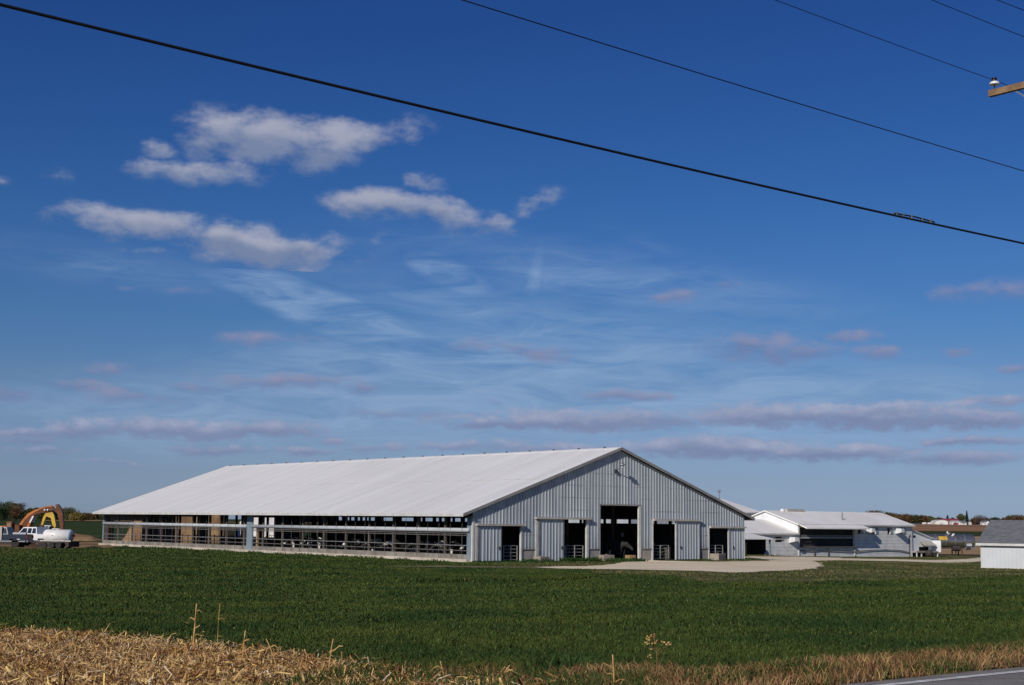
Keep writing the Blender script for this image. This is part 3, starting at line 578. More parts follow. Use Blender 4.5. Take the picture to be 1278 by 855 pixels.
# roof
def roof():
    def prof(t0, t1):
        return [(-o*.7+.0, p) for p, o in ribs(t0, t1, .46, .03)]
    mb = MB(); pr = prof(-ORK, BL+ORK)
    for side in (0, 1):
        e = (-OE if side == 0 else BW+OE); vs = []; fs = []
        for (o, t) in pr: vs += [(e, t, HE+o), (14, t, HE+SL*(14+OE)+o)]
        for i in range(len(pr)-1): fs.append((2*i, 2*i+2, 2*i+3, 2*i+1) if side else (2*i, 2*i+1, 2*i+3, 2*i+2))
        mb.add(vs, fs)
    me_o = mb.build('roof', 'roof', barn)
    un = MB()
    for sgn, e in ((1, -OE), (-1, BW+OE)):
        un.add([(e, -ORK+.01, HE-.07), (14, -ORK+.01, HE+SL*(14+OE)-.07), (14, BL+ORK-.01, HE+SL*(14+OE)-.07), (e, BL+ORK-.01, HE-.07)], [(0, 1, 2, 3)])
    un.build('roof_underside', 'dark', barn)  # unlit steel: its shade is put into the near-black colour
    rc = MB().prism([(13.7, 8.51-.3*SL+.03), (14, 8.56), (14.3, 8.51-.3*SL+.03), (14.3, 8.51-.3*SL), (14, 8.52), (13.7, 8.51-.3*SL)], -ORK-.01, BL+ORK+.01).build('ridge_cap', 'roof', me_o)
    for k in range(21): MB().box((0, 0, .04), (.16, .12, .08)).build('ridge_vent', 'dtimber', me_o, (14, 1.6+k*3.0, 8.55))
    f = MB(); f.rng(-OE-.03, -OE, -ORK-.03, BL+ORK+.03, HE-.17, HE+.03); f.build('eave_fascia', 'trim', me_o)
    f = MB(); f.rng(BW+OE, BW+OE+.03, -ORK-.03, BL+ORK+.03, HE-.17, HE+.03); f.build('eave_fascia', 'trim', me_o)
    for t in (-ORK-.015, BL+ORK+.015):
        for e in (-OE, BW+OE):
            MB().bar((e, t, HE-.06), (14, t, HE+SL*(14+OE)-.06), .03, .2).build('rake_trim', 'fascia', me_o)
    for e_, sg in ((-OE, 1), (BW+OE, -1)):
        xm = e_+sg*7.6; zm = HE+SL*7.6; MB().bar((xm, -ORK, zm+.024), (xm, BL+ORK, zm+.024), .05, .02).build('lap_seam', 'trim', me_o)
    return me_o
roof()
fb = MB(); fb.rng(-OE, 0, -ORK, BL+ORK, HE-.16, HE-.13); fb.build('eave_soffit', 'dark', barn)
# open long side
MB().rng(0, .12, 0, BL, 3.42, 3.66).build('wall_plate', 'dtimber', barn)
MB().rng(.0, .1, 0, .62, 0, 3.55).build('corner_panel', 'corner', barn)
MB().rng(-.06, .05, 30.92, 31.92, -.05, 3.55).build('door_panel', 'corner', barn)
MB().rng(-.02, .12, BL-.25, BL, -.1, 3.6).build('corner_post', 'corner', barn)
MB().rng(.02, .12, BL-1.3, BL-.25, .2, 2.1).build('corner_post', 'dtimber', barn)
for k in range(1, 20):
    t = k*3.255
    if abs(t-31.4) < 1: continue
    MB().rng(.02, .17, t-.065, t+.065, 0, 3.5).build('side_post', 'timber', barn)
MB().rng(.06, .22, 30.2, 30.45, 0, 2.1).build('side_post', 'plywood', barn)
MB().tube([(-.07, .3, 2.21), (-.07, 30.9, 2.20)], .15, 10).build('rolled_curtain', 'curtain', barn, smooth=True)
MB().tube([(-.07, 31.95, 2.20), (-.07, BL-.3, 2.22)], .15, 10).build('rolled_curtain', 'curtain', barn, smooth=True)
rp = MB()
for k in range(45):
    t = .9+k*1.365
    if abs(t-31.4) > .6: 
        rp = MB(); rp.bar((-.21, t, .2 if k % 3 else .1), (-.21, t, 3.2), .022); rp.build('curtain_rope', 'dpipe', barn)
for z, m_ in ((1.97, 'dpipe'), (1.84, 'dpipe'), (1.14, 'pipe'), (.78, 'dpipe')): MB().tube([(.0, .5, z), (.0, BL-.4, z)], .035, 6).build('side_rail', m_, barn)
MB().rng(-.02, .24, 0.6, BL, -.2, .52).build('curb_wall', 'dconcrete', barn)
MB().rng(-.42, -.02, .1, BL, -.3, .2).build('concrete_ledge', 'lconcrete', barn)
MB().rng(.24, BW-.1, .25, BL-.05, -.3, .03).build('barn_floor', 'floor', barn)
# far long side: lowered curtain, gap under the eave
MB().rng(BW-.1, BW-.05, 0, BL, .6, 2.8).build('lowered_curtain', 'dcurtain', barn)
MB().rng(BW-.2, BW, 0, BL, -.3, .6).build('foundation_wall', 'concrete', barn)
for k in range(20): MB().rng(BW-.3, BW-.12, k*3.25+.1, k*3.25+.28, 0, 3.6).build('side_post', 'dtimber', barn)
MB().rng(BW-.12, BW, 0, BL, 3.42, 3.66).build('wall_plate', 'dtimber', barn)
# inside: posts, trusses, stall rails
for k in range(1, 20):
    t = k*3.255
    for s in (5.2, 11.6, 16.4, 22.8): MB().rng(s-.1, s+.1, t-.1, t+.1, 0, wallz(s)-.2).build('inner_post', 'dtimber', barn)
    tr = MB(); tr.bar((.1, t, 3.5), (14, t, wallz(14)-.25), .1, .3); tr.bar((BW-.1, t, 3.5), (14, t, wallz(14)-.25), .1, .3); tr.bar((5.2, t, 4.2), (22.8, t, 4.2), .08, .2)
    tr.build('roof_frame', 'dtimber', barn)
for s in (2.9, 7.6, 9.4, 18.6, 20.4, 25.2):
    st = MB(); st.tube([(s, 1.5, 1.05), (s, BL-1.5, 1.05)], .03, 6); st.tube([(s, 1.5, .55), (s, BL-1.5, .55)], .03, 6)
    for k in range(51): st.bar((s, 1.6+k*1.18, .1), (s, 1.6+k*1.18, 1.2), .04)
    st.build('stall_rail', 'dpipe', barn)
MB().rng(11.4, 16.6, 40, 58, 0, .9).build('feed_bank', 'dtimber', barn)
# sliding doors, tracks, trims, gates
def door(s0, s1, z1, name='sliding_door'):
    mb = MB(); ribbed(mb, s0, s1, .06, z1, -.13); d = mb.build(name, 'galv', barn)
    MB().rng(s0-.06, s0+.07, -.19, -.09, .04, z1).build('door_frame', 'trim' if s0 > 12 else 'steel', d); MB().rng(s1-.05, s1+.02, -.17, -.09, .04, z1).build('door_frame', 'trim' if s0 > 12 else 'steel', d)
    MB().box((s1-.22 if s0 < 12 else s0+.5, -.2, 1.0), (.05, .06, .22)).build('door_handle', 'dark', d); return d
door(.42, 2.48, 2.56); door(5.98, 8.34, 3.08); door(19.98, 22.6, 3.06); door(26.02, 27.92, 2.54)
for a, b, z in ((.22, 4.56, 2.6), (5.62, 10.98, 3.12), (17.52, 22.76, 3.1), (23.82, 28.02, 2.58)): MB().rng(a, b, -.3, -.03, z-.07, z+.07).build('door_track', 'cream', barn)
for a, b, z, m_ in ((-.02, .16, 3.5, 'trim'), (.24, .4, 2.54, 'trim'), (4.34, 4.47, 2.55, 'trim'), (5.72, 5.92, 3.06, 'trim'), (10.66, 10.88, 3.06, 'trim'), (12.0, 12.07, 4.2, 'steel'), (16.05, 16.28, 4.15, 'trim'), (17.48, 17.6, 3.05, 'trim'), (23.8, 23.88, 2.5, 'trim'), (27.9, 28.02, 3.5, 'corner'), (22.62, 22.7, 3.0, 'fascia')):
    MB().rng(a, b, -.06, .1, -.05, z).build('door_post', m_, barn)
MB().rng(12.0, 16.28, -.06, .02, 4.13, 4.24).build('door_header', 'fascia', barn)
def gate(s0, s1, n=5, ztop=1.13):
    g = empty('livestock_gate', (0, 0, 0)); g.parent = barn
    for k in range(n): MB().tube([(s0, .3, .16+(ztop-.16)*k/(n-1)), (s1, .3, .16+(ztop-.16)*k/(n-1))], .026, 6).build('gate_bar', 'pipe', g)
    for s in (s0, s0+(s1-s0)*.52, s1): MB().tube([(s, .3, .1), (s, .3, ztop)], .035, 6).build('gate_upright', 'pipe', g)
gate(3.05, 4.3); gate(8.9, 10.62); gate(17.72, 19.6); gate(24.0, 25.8)
for s, t, z in ((3.6, 3, 1.9), (9.9, 4, 1.8), (12.8, 6, 1.8), (19.1, 5, 1.9)): MB().box((s, t, z), (.16, .1, .3)).build('light_box', 'trim', barn)
# lamp at the top of the gable
lampe = empty('yard_light', (13.62, 0, 6.75)); lampe.parent = barn
MB().tube([(0, -.02, 0), (.0, -.3, .12), (.02, -.62, .38)], .035, 8).build('lamp_arm', 'steel', lampe)
MB().lathe([(.02, .16), (.14, .15), (.2, .04), (.2, -.02), (.12, -.1), (.02, -.12)], (.02, -.72, .42), 14).build('lamp_shade', 'steel', lampe, smooth=True)
MB().box((-.02, -.1, -.02), (.16, .2, .26)).build('junction_box', 'dark', lampe)
MB().lathe([(.01, -.2), (.07, -.18), (.1, -.1)], (.02, -.72, .42), 12).build('lamp_bulb', 'porcelain', lampe, smooth=True)

# ------------------------------------------------------------------ concrete blocks
for s, t, w_, d_, h_, rz, lb in ((5.55, -.9, .95, .7, .42, .12, 'rough concrete block beside the leftmost open barn door'), (11.7, -1.1, 1.0, .7, .5, -.1, 'concrete block left of the tall middle doorway, half in weeds'), (23.5, -1.3, 1.2, .8, .55, .25, 'weathered brown concrete block near the right hand barn door')):
    mb = MB(); p = bw(s, t, gz(*bw(s, t)[:2])); mb.box((0, 0, h_/2-.03), (w_, d_, h_)); mb.box((0, 0, h_+.0), (w_*.22, .12, .06))
    o = mb.build('concrete_block', 'bconcrete', None, p, RZ+rz, bevel=.03); tag(o, lb, 'concrete block')
# ------------------------------------------------------------------ cows
def cow_mesh():
    P = [(0, 0, 1.22), (.55, 0, 1.2), (1.15, 0, 1.24), (1.55, 0, 1.27), (1.85, 0, 1.2),   # rump -> shoulder -> neck
         (2.12, 0, 1.05), (2.34, 0, .92), (2.55, 0, .74),                                   # head down
         (.02, .2, 1.0), (.0, .22, .62), (-.1, .22, .34), (-.06, .22, .05), (.02, -.2, 1.0), (.0, -.22, .62), (-.1, -.22, .34), (-.06, -.22, .05),
         (1.45, .2, .95), (1.47, .2, .5), (1.45, .2, .28), (1.48, .2, .05), (1.45, -.2, .95), (1.47, -.2, .5), (1.45, -.2, .28), (1.48, -.2, .05),
         (-.17, 0, 1.28), (-.24, 0, .9), (-.25, 0, .5), (2.12, .2, 1.12), (2.12, -.2, 1.12), (.35, 0, .8)]
    r = [.27, .33, .34, .3, .2, .16, .13, .085, .19, .1, .065, .06, .19, .1, .065, .06, .15, .08, .055, .055, .15, .08, .055, .055, .05, .03, .04, .035, .035, .14]
    E_ = [(0, 1), (1, 2), (2, 3), (3, 4), (4, 5), (5, 6), (6, 7), (0, 8), (8, 9), (9, 10), (10, 11), (0, 12), (12, 13), (13, 14), (14, 15), (3, 16), (16, 17), (17, 18), (18, 19), (3, 20), (20, 21), (21, 22), (22, 23), (0, 24), (24, 25), (25, 26), (5, 27), (5, 28), (1, 29)]
    me = bpy.data.meshes.new('cow'); me.from_pydata(P, E_, []); o = bpy.data.objects.new('tmp', me); col.objects.link(o)
    md = o.modifiers.new('s', 'SKIN'); me.skin_vertices[0].data[0].use_root = True
    for i, q in enumerate(r): me.skin_vertices[0].data[i].radius = (q, q)
    md.use_smooth_shade = True; sb = o.modifiers.new('u', 'SUBSURF'); sb.levels = 1
    bpy.context.view_layer.update(); dg = bpy.context.evaluated_depsgraph_get(); m2 = bpy.data.meshes.new_from_object(o.evaluated_get(dg)); bpy.data.objects.remove(o)
    m2.materials.clear(); m2.materials.append(MT['cow']); m2.name = 'cow'; return m2
CM = cow_mesh()
def cow(s, t, rz, label, sc=1., z=.03):
    o = bpy.data.objects.new('cow', CM); col.objects.link(o); o.location = bw(s, t, z); o.rotation_euler = (0, 0, RZ+rz); o.scale = (sc,)*3
    return tag(o, label, 'cow', 'black and white cows in the open barn')
PI = math.pi
cl = [(1.9, 'cow with a white head nearest the barn corner panel, feeding over the curb'), (3.1, 'cow second from the barn corner, white patch low on its face'), (4.5, 'cow third from the barn corner beside the first thick post'),
      (5.9, 'dark cow with a small white mark, left of the post third from the corner'), (7.5, 'cow with a white blaze standing between two thick side posts'), (9.1, 'mostly black cow with its head at the rail right of the pale one'),
      (12.1, 'pale cow with large white patches, alone in its bay of the open side'), (15.8, 'black cow feeding above the reddish weeds of the apron'), (18.2, 'cow with a white forehead left of the reddish apron weeds'),
      (23.0, 'cow with crossed white patches in the middle of the open side'), (24.6, 'white legged cow just left of the cow with crossed patches'), (27.2, 'cow standing close to the blue grey door panel')]
for i, (t, lb) in enumerate(cl): cow(3.25+.3*math.sin(i*2.1), t, PI+.16*math.sin(i*1.7+1), lb, 1-.04*(i % 3), -.02)
cow(15.4, 2.7, -PI/2+.1, 'black and white cow looking out at the right edge of the tall barn doorway', 1.0)
cow(19.0, 3.2, -PI/2-.1, 'black cow with a white forehead behind the gate of the third doorway', .98)
sb = MB(); sb.add([(0, 0, .36), (.3, .1, .4), (.55, 0, .33)], [(0, 1, 2)]); MB().box((0, 0, .19), (.7, .5, .38)).build('straw_bale', 'straw', None, bw(15.35, .15, .03), RZ, bevel=.05); 
tag(bpy.data.objects['straw_bale'], 'small straw bale at the foot of the tall doorway beside the white post', 'straw bale')
tag(MB().box((0, 0, .45), (.34, .26, .9)).box((0, 0, .92), (.4, .3, .05)).build('feed_bin', 'timber', None, bw(19.6, .42, .03), RZ), 'upright brown feed bin beside the gate of the third doorway', 'feed bin')

# ------------------------------------------------------------------ the buildings to the right
SC, TC = -61.64, -79.94                              # the viewer in barn coordinates
def K(s, t, k): return SC+(s-SC)*k, TC+(t-TC)*k
def gable_house(e, x0, x1, y0, depth, ze, zr, wall, roofm, over=.35, rake=.3, base=-.6, openings=(), th=.12, gable_m=None, trim='trim'):
    """ridge along x; front wall at y0; openings (x0,x1,z0,z1) cut in the front wall"""
    ym = y0+depth/2; y1 = y0+depth; sl = (zr-ze)/(depth/2)
    xs = sorted({x0, x1, *[o[i] for o in openings for i in (0, 1)]}); mb = MB()
    for a, b in zip(xs[:-1], xs[1:]):
        m = (a+b)/2; os_ = sorted([o for o in openings if o[0] <= m <= o[1]], key=lambda o: o[2]); z = base
        for o in os_:
            if o[2] > z: mb.add([(a, y0, z), (b, y0, z), (b, y0, o[2]), (a, y0, o[2])], [(0, 1, 2, 3)])
            z = o[3]
        mb.add([(a, y0, z), (b, y0, z), (b, y0, ze-.03), (a, y0, ze-.03)], [(0, 1, 2, 3)])
    for o in openings: mb.add([(o[0], y0, o[2]), (o[1], y0, o[2]), (o[1], y0, o[3]), (o[0], y0, o[3]), (o[0], y0+.15, o[2]), (o[1], y0+.15, o[2]), (o[1], y0+.15, o[3]), (o[0], y0+.15, o[3])], [(0, 1, 5, 4), (1, 2, 6, 5), (2, 3, 7, 6), (3, 0, 4, 7)])
    mb.add([(x0, y1, base), (x1, y1, base), (x1, y1, ze), (x0, y1, ze)], [(0, 1, 2, 3)]); mb.build('wall', wall, e)
    for x in (x0, x1): MB().add([(x, y0, base), (x, y1, base), (x, y1, ze-.03), (x, ym, zr-.05), (x, y0, ze-.03)], [(0, 1, 2, 3, 4)]).build('end_wall', gable_m or wall, e)
    r = MB(); X0, X1 = x0-rake, x1+rake
    for s in (-1, 1):
        ye = ym+s*(depth/2+over); za = ze-over*sl
        r.add([(X0, ye, za), (X1, ye, za), (X1, ym, zr), (X0, ym, zr), (X0, ye, za+th), (X1, ye, za+th), (X1, ym, zr+th), (X0, ym, zr+th)], [(0, 1, 2, 3), (7, 6, 5, 4), (0, 4, 5, 1), (1, 5, 6, 2), (3, 7, 4, 0)])
    ro = r.build('roof', roofm, e)
    f = MB(); f.rng(X0, X1, y0-over-.03, y0-over-.002, ze-over*sl-.04, ze-over*sl+th+.01); f.build('eave_trim', trim, ro); return ro, sl
# milking parlour: long pale building with awning, fans and a gable facing left
s0, t0 = K(37.28, 2.06, 1.4); s1, _ = K(53.81, 2.06, 1.4); PZ = -1.13
pe = empty('milking_parlour', bw(s0, t0, PZ), RZ, 'long low white block building with a tan roof, awning and box fans behind the barn', 'farm building')
W_ = s1-s0; ZE = 4.08
px_ = lambda v: K(v, 2.06, 1.4)[0]-s0; pz_ = lambda z: 2.8+(z-2.8)*1.4-PZ
ro, sl_ = gable_house(pe, 0, W_, 0, 10.0, ZE, 5.62, 'block', 'roof_tan', openings=[(px_(37.55), px_(45.0), pz_(.98), pz_(2.62)), (px_(45.75), px_(46.1), pz_(2.1), pz_(2.65)), (px_(47.9), px_(48.25), pz_(2.1), pz_(2.65)), (px_(50.1), px_(50.45), pz_(2.1), pz_(2.65)), (px_(52.1), px_(52.45), pz_(2.1), pz_(2.65))], gable_m='white')
MB().rng(.1, W_-.1, .35, .4, 0, ZE-.2).build('shade_backing', 'dark', pe)  # added dark sheet behind the openings, painting the interior's shade
for a in (45.75, 47.9, 50.1, 52.1):
    f = MB(); x_ = px_(a); f.rng(x_-.12, x_, -.04, .02, pz_(2.06), pz_(2.69)); f.build('window_frame', 'rust', pe)
    MB().rng(x_+.49, x_+1.0, -.06, -.02, pz_(2.08), pz_(2.67)).build('shutter', 'corner', pe)
aw = MB(); a0, a1 = px_(37.2), px_(46.0); aw.add([(a0, -.02, ZE+.06), (a1, -.02, ZE+.06), (a1, -1.5, ZE-.42), (a0, -1.5, ZE-.42), (a0, -.02, ZE-.0), (a1, -.02, ZE-.0), (a1, -1.5, ZE-.56), (a0, -1.5, ZE-.56)], [(0, 1, 2, 3), (7, 6, 5, 4), (0, 4, 5, 1), (1, 5, 6, 2), (2, 6, 7, 3), (3, 7, 4, 0)]); aw.build('awning', 'roof_tan', pe)
b = MB(); b.rng(px_(37.5), px_(45.1), -.12, -.02, pz_(1.68), pz_(1.76)); b.build('curtain_bar', 'curtain', pe)
b = MB(); b.rng(px_(37.5), px_(45.1), .05, .12, pz_(1.76), pz_(1.98)); b.build('rolled_curtain', 'dpipe', pe)
b = MB(); b.rng(px_(37.4), px_(45.2), -.3, -.02, pz_(.9), pz_(.98)); b.build('sill', 'timber', pe)
for v in (37.35, 45.1): MB().rng(px_(v)-.08, px_(v)+.12, -.1, .02, .2, ZE-.35).build('corner_board', 'trim', pe)
for v in (47.05, 51.45):
    f = empty('box_fan', (px_(v), 0, pz_(2.33))); f.parent = pe
    mb = MB(); mb.add([(-.38, -.02, -.3), (.38, -.02, -.3), (.38, -.02, .42), (-.38, -.02, .42), (-.33, -.95, -.1), (.33, -.95, -.1), (.33, -.95, .36), (-.33, -.95, .36)], [(0, 1, 5, 4), (1, 2, 6, 5), (2, 3, 7, 6), (3, 0, 4, 7), (4, 5, 6, 7)]); mb.build('fan_hood', 'white', f)
    MB().rng(-.3, .3, -.93, -.88, -.17, -.09).build('fan_grille', 'rust', f)
MB().tube([(0.2, -.1, pz_(.62)), (3, -.12, pz_(.6)), (4.2, -.12, pz_(.66)), (6, -.12, pz_(.62)), (11, -.12, pz_(.5)), (14, -.12, pz_(.62)), (17, -.12, pz_(.66)), (20, -.12, pz_(.6)), (22.2, -.12, pz_(.42))], .06, 6).build('water_hose', 'dpipe', pe)
for v in (39.4, 41.3): MB().rng(px_(v)-.05, px_(v)+.05, -.16, -.06, 0, pz_(.75)).build('pipe_post', 'timber', pe)
rx = px_(44.9); MB().tube([(rx, 1.6, ZE+.3), (rx, 1.6, ZE+1.55)], .08, 8).build('vent_pipe', 'steel', ro)
v0 = px_(42.9)*0+2.6; cp = MB(); cp.rng(3.6, 6.9, 4.6, 5.4, 5.55, 5.98); cp.build('ridge_ventilator', 'cream', ro); MB().lathe([(.02, 0), (.28, .02), (.3, .2), (.2, .36), (.02, .4)], (3.0, 4.9, 5.6), 12).build('roof_turbine', 'white', ro, smooth=True)
# holding area: lower roof left of the parlour
h0, _ = K(27.0, 2.06, 1.4); h1 = s0-.02
he = empty('holding_building', bw(h0, t0, PZ), RZ, 'lower white block building with tan roof joined to the left of the parlour gable', 'farm building')
HW = h1-h0; hx = lambda v: K(v, 2.06, 1.4)[0]-h0; HZE = 2.92
gable_house(he, 0, HW, .0, 9.8, HZE, 4.5, 'block', 'roof_tan', over=.3, rake=.0, openings=[(hx(34.3), hx(35.2), pz_(1.35), pz_(1.8))])
MB().rng(.1, HW-.1, .3, .35, 0, HZE-.2).build('shade_backing', 'dark', he)  # dark sheet standing in for the shaded inside of the window
MB().rng(hx(34.3), hx(35.25), -.12, -.02, pz_(1.55), pz_(1.66)).build('window_ledge', 'cream', he)
f = empty('box_fan', (hx(36.35), 0, pz_(1.5))); f.parent = he
MB().add([(-.4, -.02, -.3), (.4, -.02, -.3), (.4, -.02, .42), (-.4, -.02, .42), (-.35, -.95, -.1), (.35, -.95, -.1), (.35, -.95, .36), (-.35, -.95, .36)], [(0, 1, 5, 4), (1, 2, 6, 5), (2, 3, 7, 6), (3, 0, 4, 7), (4, 5, 6, 7)]).build('fan_hood', 'white', f)
MB().rng(-.3, .3, -.93, -.88, -.17, -.09).build('fan_grille', 'rust', f)
# lean-to in front of the holding area
lt = t0-3.4
def inplane(px, py, t):
    d = ray(px, py); k = (O @ M+t)/(d[0]*M[0]+d[1]*M[1]); return np.array([d[0]*k, d[1]*k, EYE+d[2]*k])
q0 = inplane(961, 695.8, lt); ls = (q0[:2]-O) @ U; LZ = q0[2]; print('lean', ls, lt, LZ, gz(q0[0], q0[1]))
le = empty('lean_to', bw(ls-13, lt, LZ), RZ, 'dark open lean-to shed with a low tan roof against the holding building', 'shed')
ez = inplane(964.7, 673, lt)[2]-LZ; dp = t0-lt+.0; back = PZ+HZE-.12-LZ
r = MB(); r.add([(0, -.3, ez-.03), (13.3, -.3, ez-.03), (13.3, dp-.35, back), (0, dp-.35, back), (0, -.3, ez+.08), (13.3, -.3, ez+.08), (13.3, dp-.35, back+.1), (0, dp-.35, back+.1)], [(0, 1, 2, 3), (7, 6, 5, 4), (0, 4, 5, 1), (1, 5, 6, 2), (3, 7, 4, 0)]); r.build('roof', 'roof_tan', le)
MB().rng(0, 13.2, dp-.5, dp-.4, 0, back-.05).build('shade_sheet', 'dark', le)  # dark sheet before the block wall, painting the lean-to's inner shade
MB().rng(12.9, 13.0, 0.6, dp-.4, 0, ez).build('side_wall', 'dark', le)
for x_ in (0.1, 4.5, 8.8, 13.0): MB().rng(x_-.08, x_+.08, -.08, .08, -.1, ez-.03).build('shed_post', 'corner' if x_ > 12 else 'dtimber', le)
MB().tube([(13.25, -.5, 0), (13.35, -.45, .42)], .05, 6).build('guard_post', 'trim', le)
MB().tube([(11.4, -.6, 0), (11.7, -.5, .3)], .05, 6).build('guard_post', 'trim', le)
# a machine parked inside the lean-to: dark round tank with a small lit panel
tk = empty('skid_loader', bw(ls-3.9, lt+1.5, LZ), RZ, 'dark skid loader parked under the lean-to with a pale window', 'loader')
MB().rng(-.8, .8, -.5, 1.2, .35, 1.1).build('body', 'navy', tk, bevel=.05); MB().rng(-.5, .5, -.3, .8, 1.1, 1.75).build('cab', 'chassis', tk, bevel=.04)
MB().rng(-.3, .3, -.34, -.31, 1.2, 1.6).build('window', 'steel', tk); MB().rng(.05, .25, -.54, -.5, .8, 1.05).build('lamp', 'porcelain', tk)
for x_ in (-.95, .95):
    for y_ in (-.1, .9): MB().lathe([(.1, -.12), (.38, -.12), (.4, 0), (.38, .12), (.1, .12)], (x_, y_, .4), 16, 'x').build('wheel', 'black', tk)
# far roof seen over the barn's right eave
A_ = at(902, 624, 185); B_ = at(945.5, 640.5, 181)
def sloc(p): d = np.array(p[:2])-O; return d @ U, d @ M
def inplane(px, py, t):
    d = ray(px, py); k = (O @ M+t)/(d[0]*M[0]+d[1]*M[1]); return np.array([d[0]*k, d[1]*k, EYE+d[2]*k])
re_ = inplane(945.5, 640.5, 47.); rr_ = inplane(902, 624, 54.2); es, _ = sloc(re_); rs_, _ = sloc(rr_)
te = empty('machinery_barn', bw(rs_-24, 47.4, -.9), RZ, 'tan roofed barn showing only its roof slope beyond the right eave of the dairy barn', 'barn')
gable_house(te, 0, 23.8, 0, 13.6, re_[2]+.9+.1, rr_[2]+.9, 'galv', 'roof_tan', over=.4, rake=.2)
vp = at(897.8, 621, 186); vt = at(897.8, 612, 186)
va = empty('weather_station', (vp[0], vp[1], vp[2]-1.0), 0, 'thin mast with a small sensor box standing above the barn roofs', 'mast')
MB().tube([(0, 0, 0), (0, 0, vt[2]-vp[2]+1.0)], .05, 6).build('mast', 'steel', va); MB().box((0, 0, vt[2]-vp[2]+.85), (.38, .2, .22)).box((.0, 0, vt[2]-vp[2]+1.1), (.5, .08, .05)).build('sensor_box', 'steel', va)
# milk house with sloping lean roof, hood, opening and dock
m0 = s1+.03
me_ = empty('milk_house', bw(m0, t0+.2, PZ), RZ, 'small white milk house with a slanting roof and a raised dark opening beside the tanker', 'milk house')
Y_ = pe.location[1]+ (s1-s0)*U[1]
def mh(px, py): p = inplane(px, py, t0+.2); s, _ = sloc(p); return s-m0, p[2]-PZ
a_ = mh(1139, 661.6); b_ = mh(1164, 672.2); 
w_ = MB(); o1 = mh(1147, 690); o2 = mh(1158.5, 682.5)
w_.add([(0, 0, .75), (b_[0], 0, .75), (b_[0], 0, b_[1]), (0, 0, a_[1]), (o1[0], 0, o1[1]), (o2[0], 0, o1[1]), (o2[0], 0, o2[1]), (o1[0], 0, o2[1])], [(0, 1, 5, 4), (1, 2, 6, 5), (2, 3, 7, 6), (3, 0, 4, 7)])
w_.add([(b_[0], 0, .75), (b_[0], 5, .75), (b_[0], 5, b_[1]), (b_[0], 0, b_[1])], [(0, 1, 2, 3)]); w_.build('wall', 'white', me_)
r = MB(); r.add([(0, -.25, a_[1]+.08), (b_[0]+.25, -.25, b_[1]-.02), (b_[0]+.25, 5.2, b_[1]-.02), (0, 5.2, a_[1]+.08), (0, -.25, a_[1]-.0), (b_[0]+.25, -.25, b_[1]-.1), (b_[0]+.25, 5.2, b_[1]-.1), (0, 5.2, a_[1])], [(0, 1, 2, 3), (7, 6, 5, 4), (0, 4, 5, 1), (1, 5, 6, 2), (2, 6, 7, 3), (3, 7, 4, 0)]); r.build('roof', 'white', me_)
MB().rng(.1, b_[0]-.1, .4, .45, .6, b_[1]-.1).build('shade_backing', 'dark', me_)  # dark sheet painting the shade inside the raised opening
hd = mh(1147.5, 675.5); hd2 = mh(1161, 682)
MB().add([(hd[0], -.03, hd[1]), (hd2[0], -.03, hd[1]), (hd2[0]+.1, -.95, hd2[1]+.1), (hd[0]-.1, -.95, hd2[1]+.1), (hd[0], -.03, hd[1]+.06), (hd2[0], -.03, hd[1]+.06), (hd2[0]+.1, -.95, hd2[1]+.16), (hd[0]-.1, -.95, hd2[1]+.16)], [(0, 1, 2, 3), (7, 6, 5, 4), (0, 4, 5, 1), (1, 5, 6, 2), (2, 6, 7, 3), (3, 7, 4, 0)]).build('hood', 'cream', me_)
vb = mh(1141, 669.5); MB().rng(vb[0]-.25, vb[0]+.25, -.04, .02, vb[1]-.15, vb[1]+.15).build('gap_patch', 'dark', me_)  # flat dark patch painted where a shaded gap shows
MB().rng(0, b_[0], -.9, -.02, .55, .75).build('dock', 'concrete', me_)
MB().rng(.1, b_[0]-.1, .05, .15, -.2, .55).build('dock_shade', 'dark', me_)  # dark panel painting the shade under the raised dock floor
for x_ in (.1, 1.1, b_[0]-.1): MB().rng(x_-.07, x_+.07, -.85, -.71, -.2, .55).build('dock_post', 'trim', me_)
MB().rng(b_[0]-.1, b_[0]+.0, -1.3, -.03, .6, b_[1]-.25).build('open_door', 'white', me_)
MB().tube([(-.75, -.2, 0), (-.75, -.2, 2.6), (-.5, -.2, 2.85)], .1, 8).build('drain_pipe', 'timber', me_)
tag(MB().lathe([(.02, 0), (.45, .02), (.5, .4), (.45, .75), (.02, .85)], (0, 0, 0), 14).build('waste_drum', 'chassis', None, bw(m0+1.9, t0-1.2, PZ+.05), 0, True), 'dark drum standing under the dock of the milk house', 'drum')
# storage shed with shingle roof, right edge of the frame
c0 = pix(1225, 709.3); ss0, st0 = sloc(c0)
se = empty('storage_shed', (c0[0], c0[1], c0[2]), -.62, 'bright white storage shed with grey shingle roof at the right edge of the photo', 'shed')
hz = at(1225, 677.3, c0[1])[2]-c0[2]
mb = MB(); pr = ribs(0, 9.6, .305, .018); vs = []; fs = []
for p_, o_ in pr: vs += [(p_, o_, .06), (p_, o_, hz)]
for i in range(len(pr)-1): fs.append((2*i, 2*i+2, 2*i+3, 2*i+1))
mb.add(vs, fs); mb.build('wall', 'shedwall', se)
rp_ = at(1240, 650.5, c0[1]+3.3)[2]-c0[2]
[MB().add([(x_, .03, .06), (x_, 7.2, .06), (x_, 7.2, hz), (x_, 3.6, rp_-.1), (x_, .03, hz)], [(0, 1, 2, 3, 4)]).build('end_wall', 'white', se) for x_ in (0, 9.6)]; MB().add([(0, 7.2, 0), (9.6, 7.2, 0), (9.6, 7.2, hz), (0, 7.2, hz)], [(0, 1, 2, 3)]).build('wall', 'white', se)
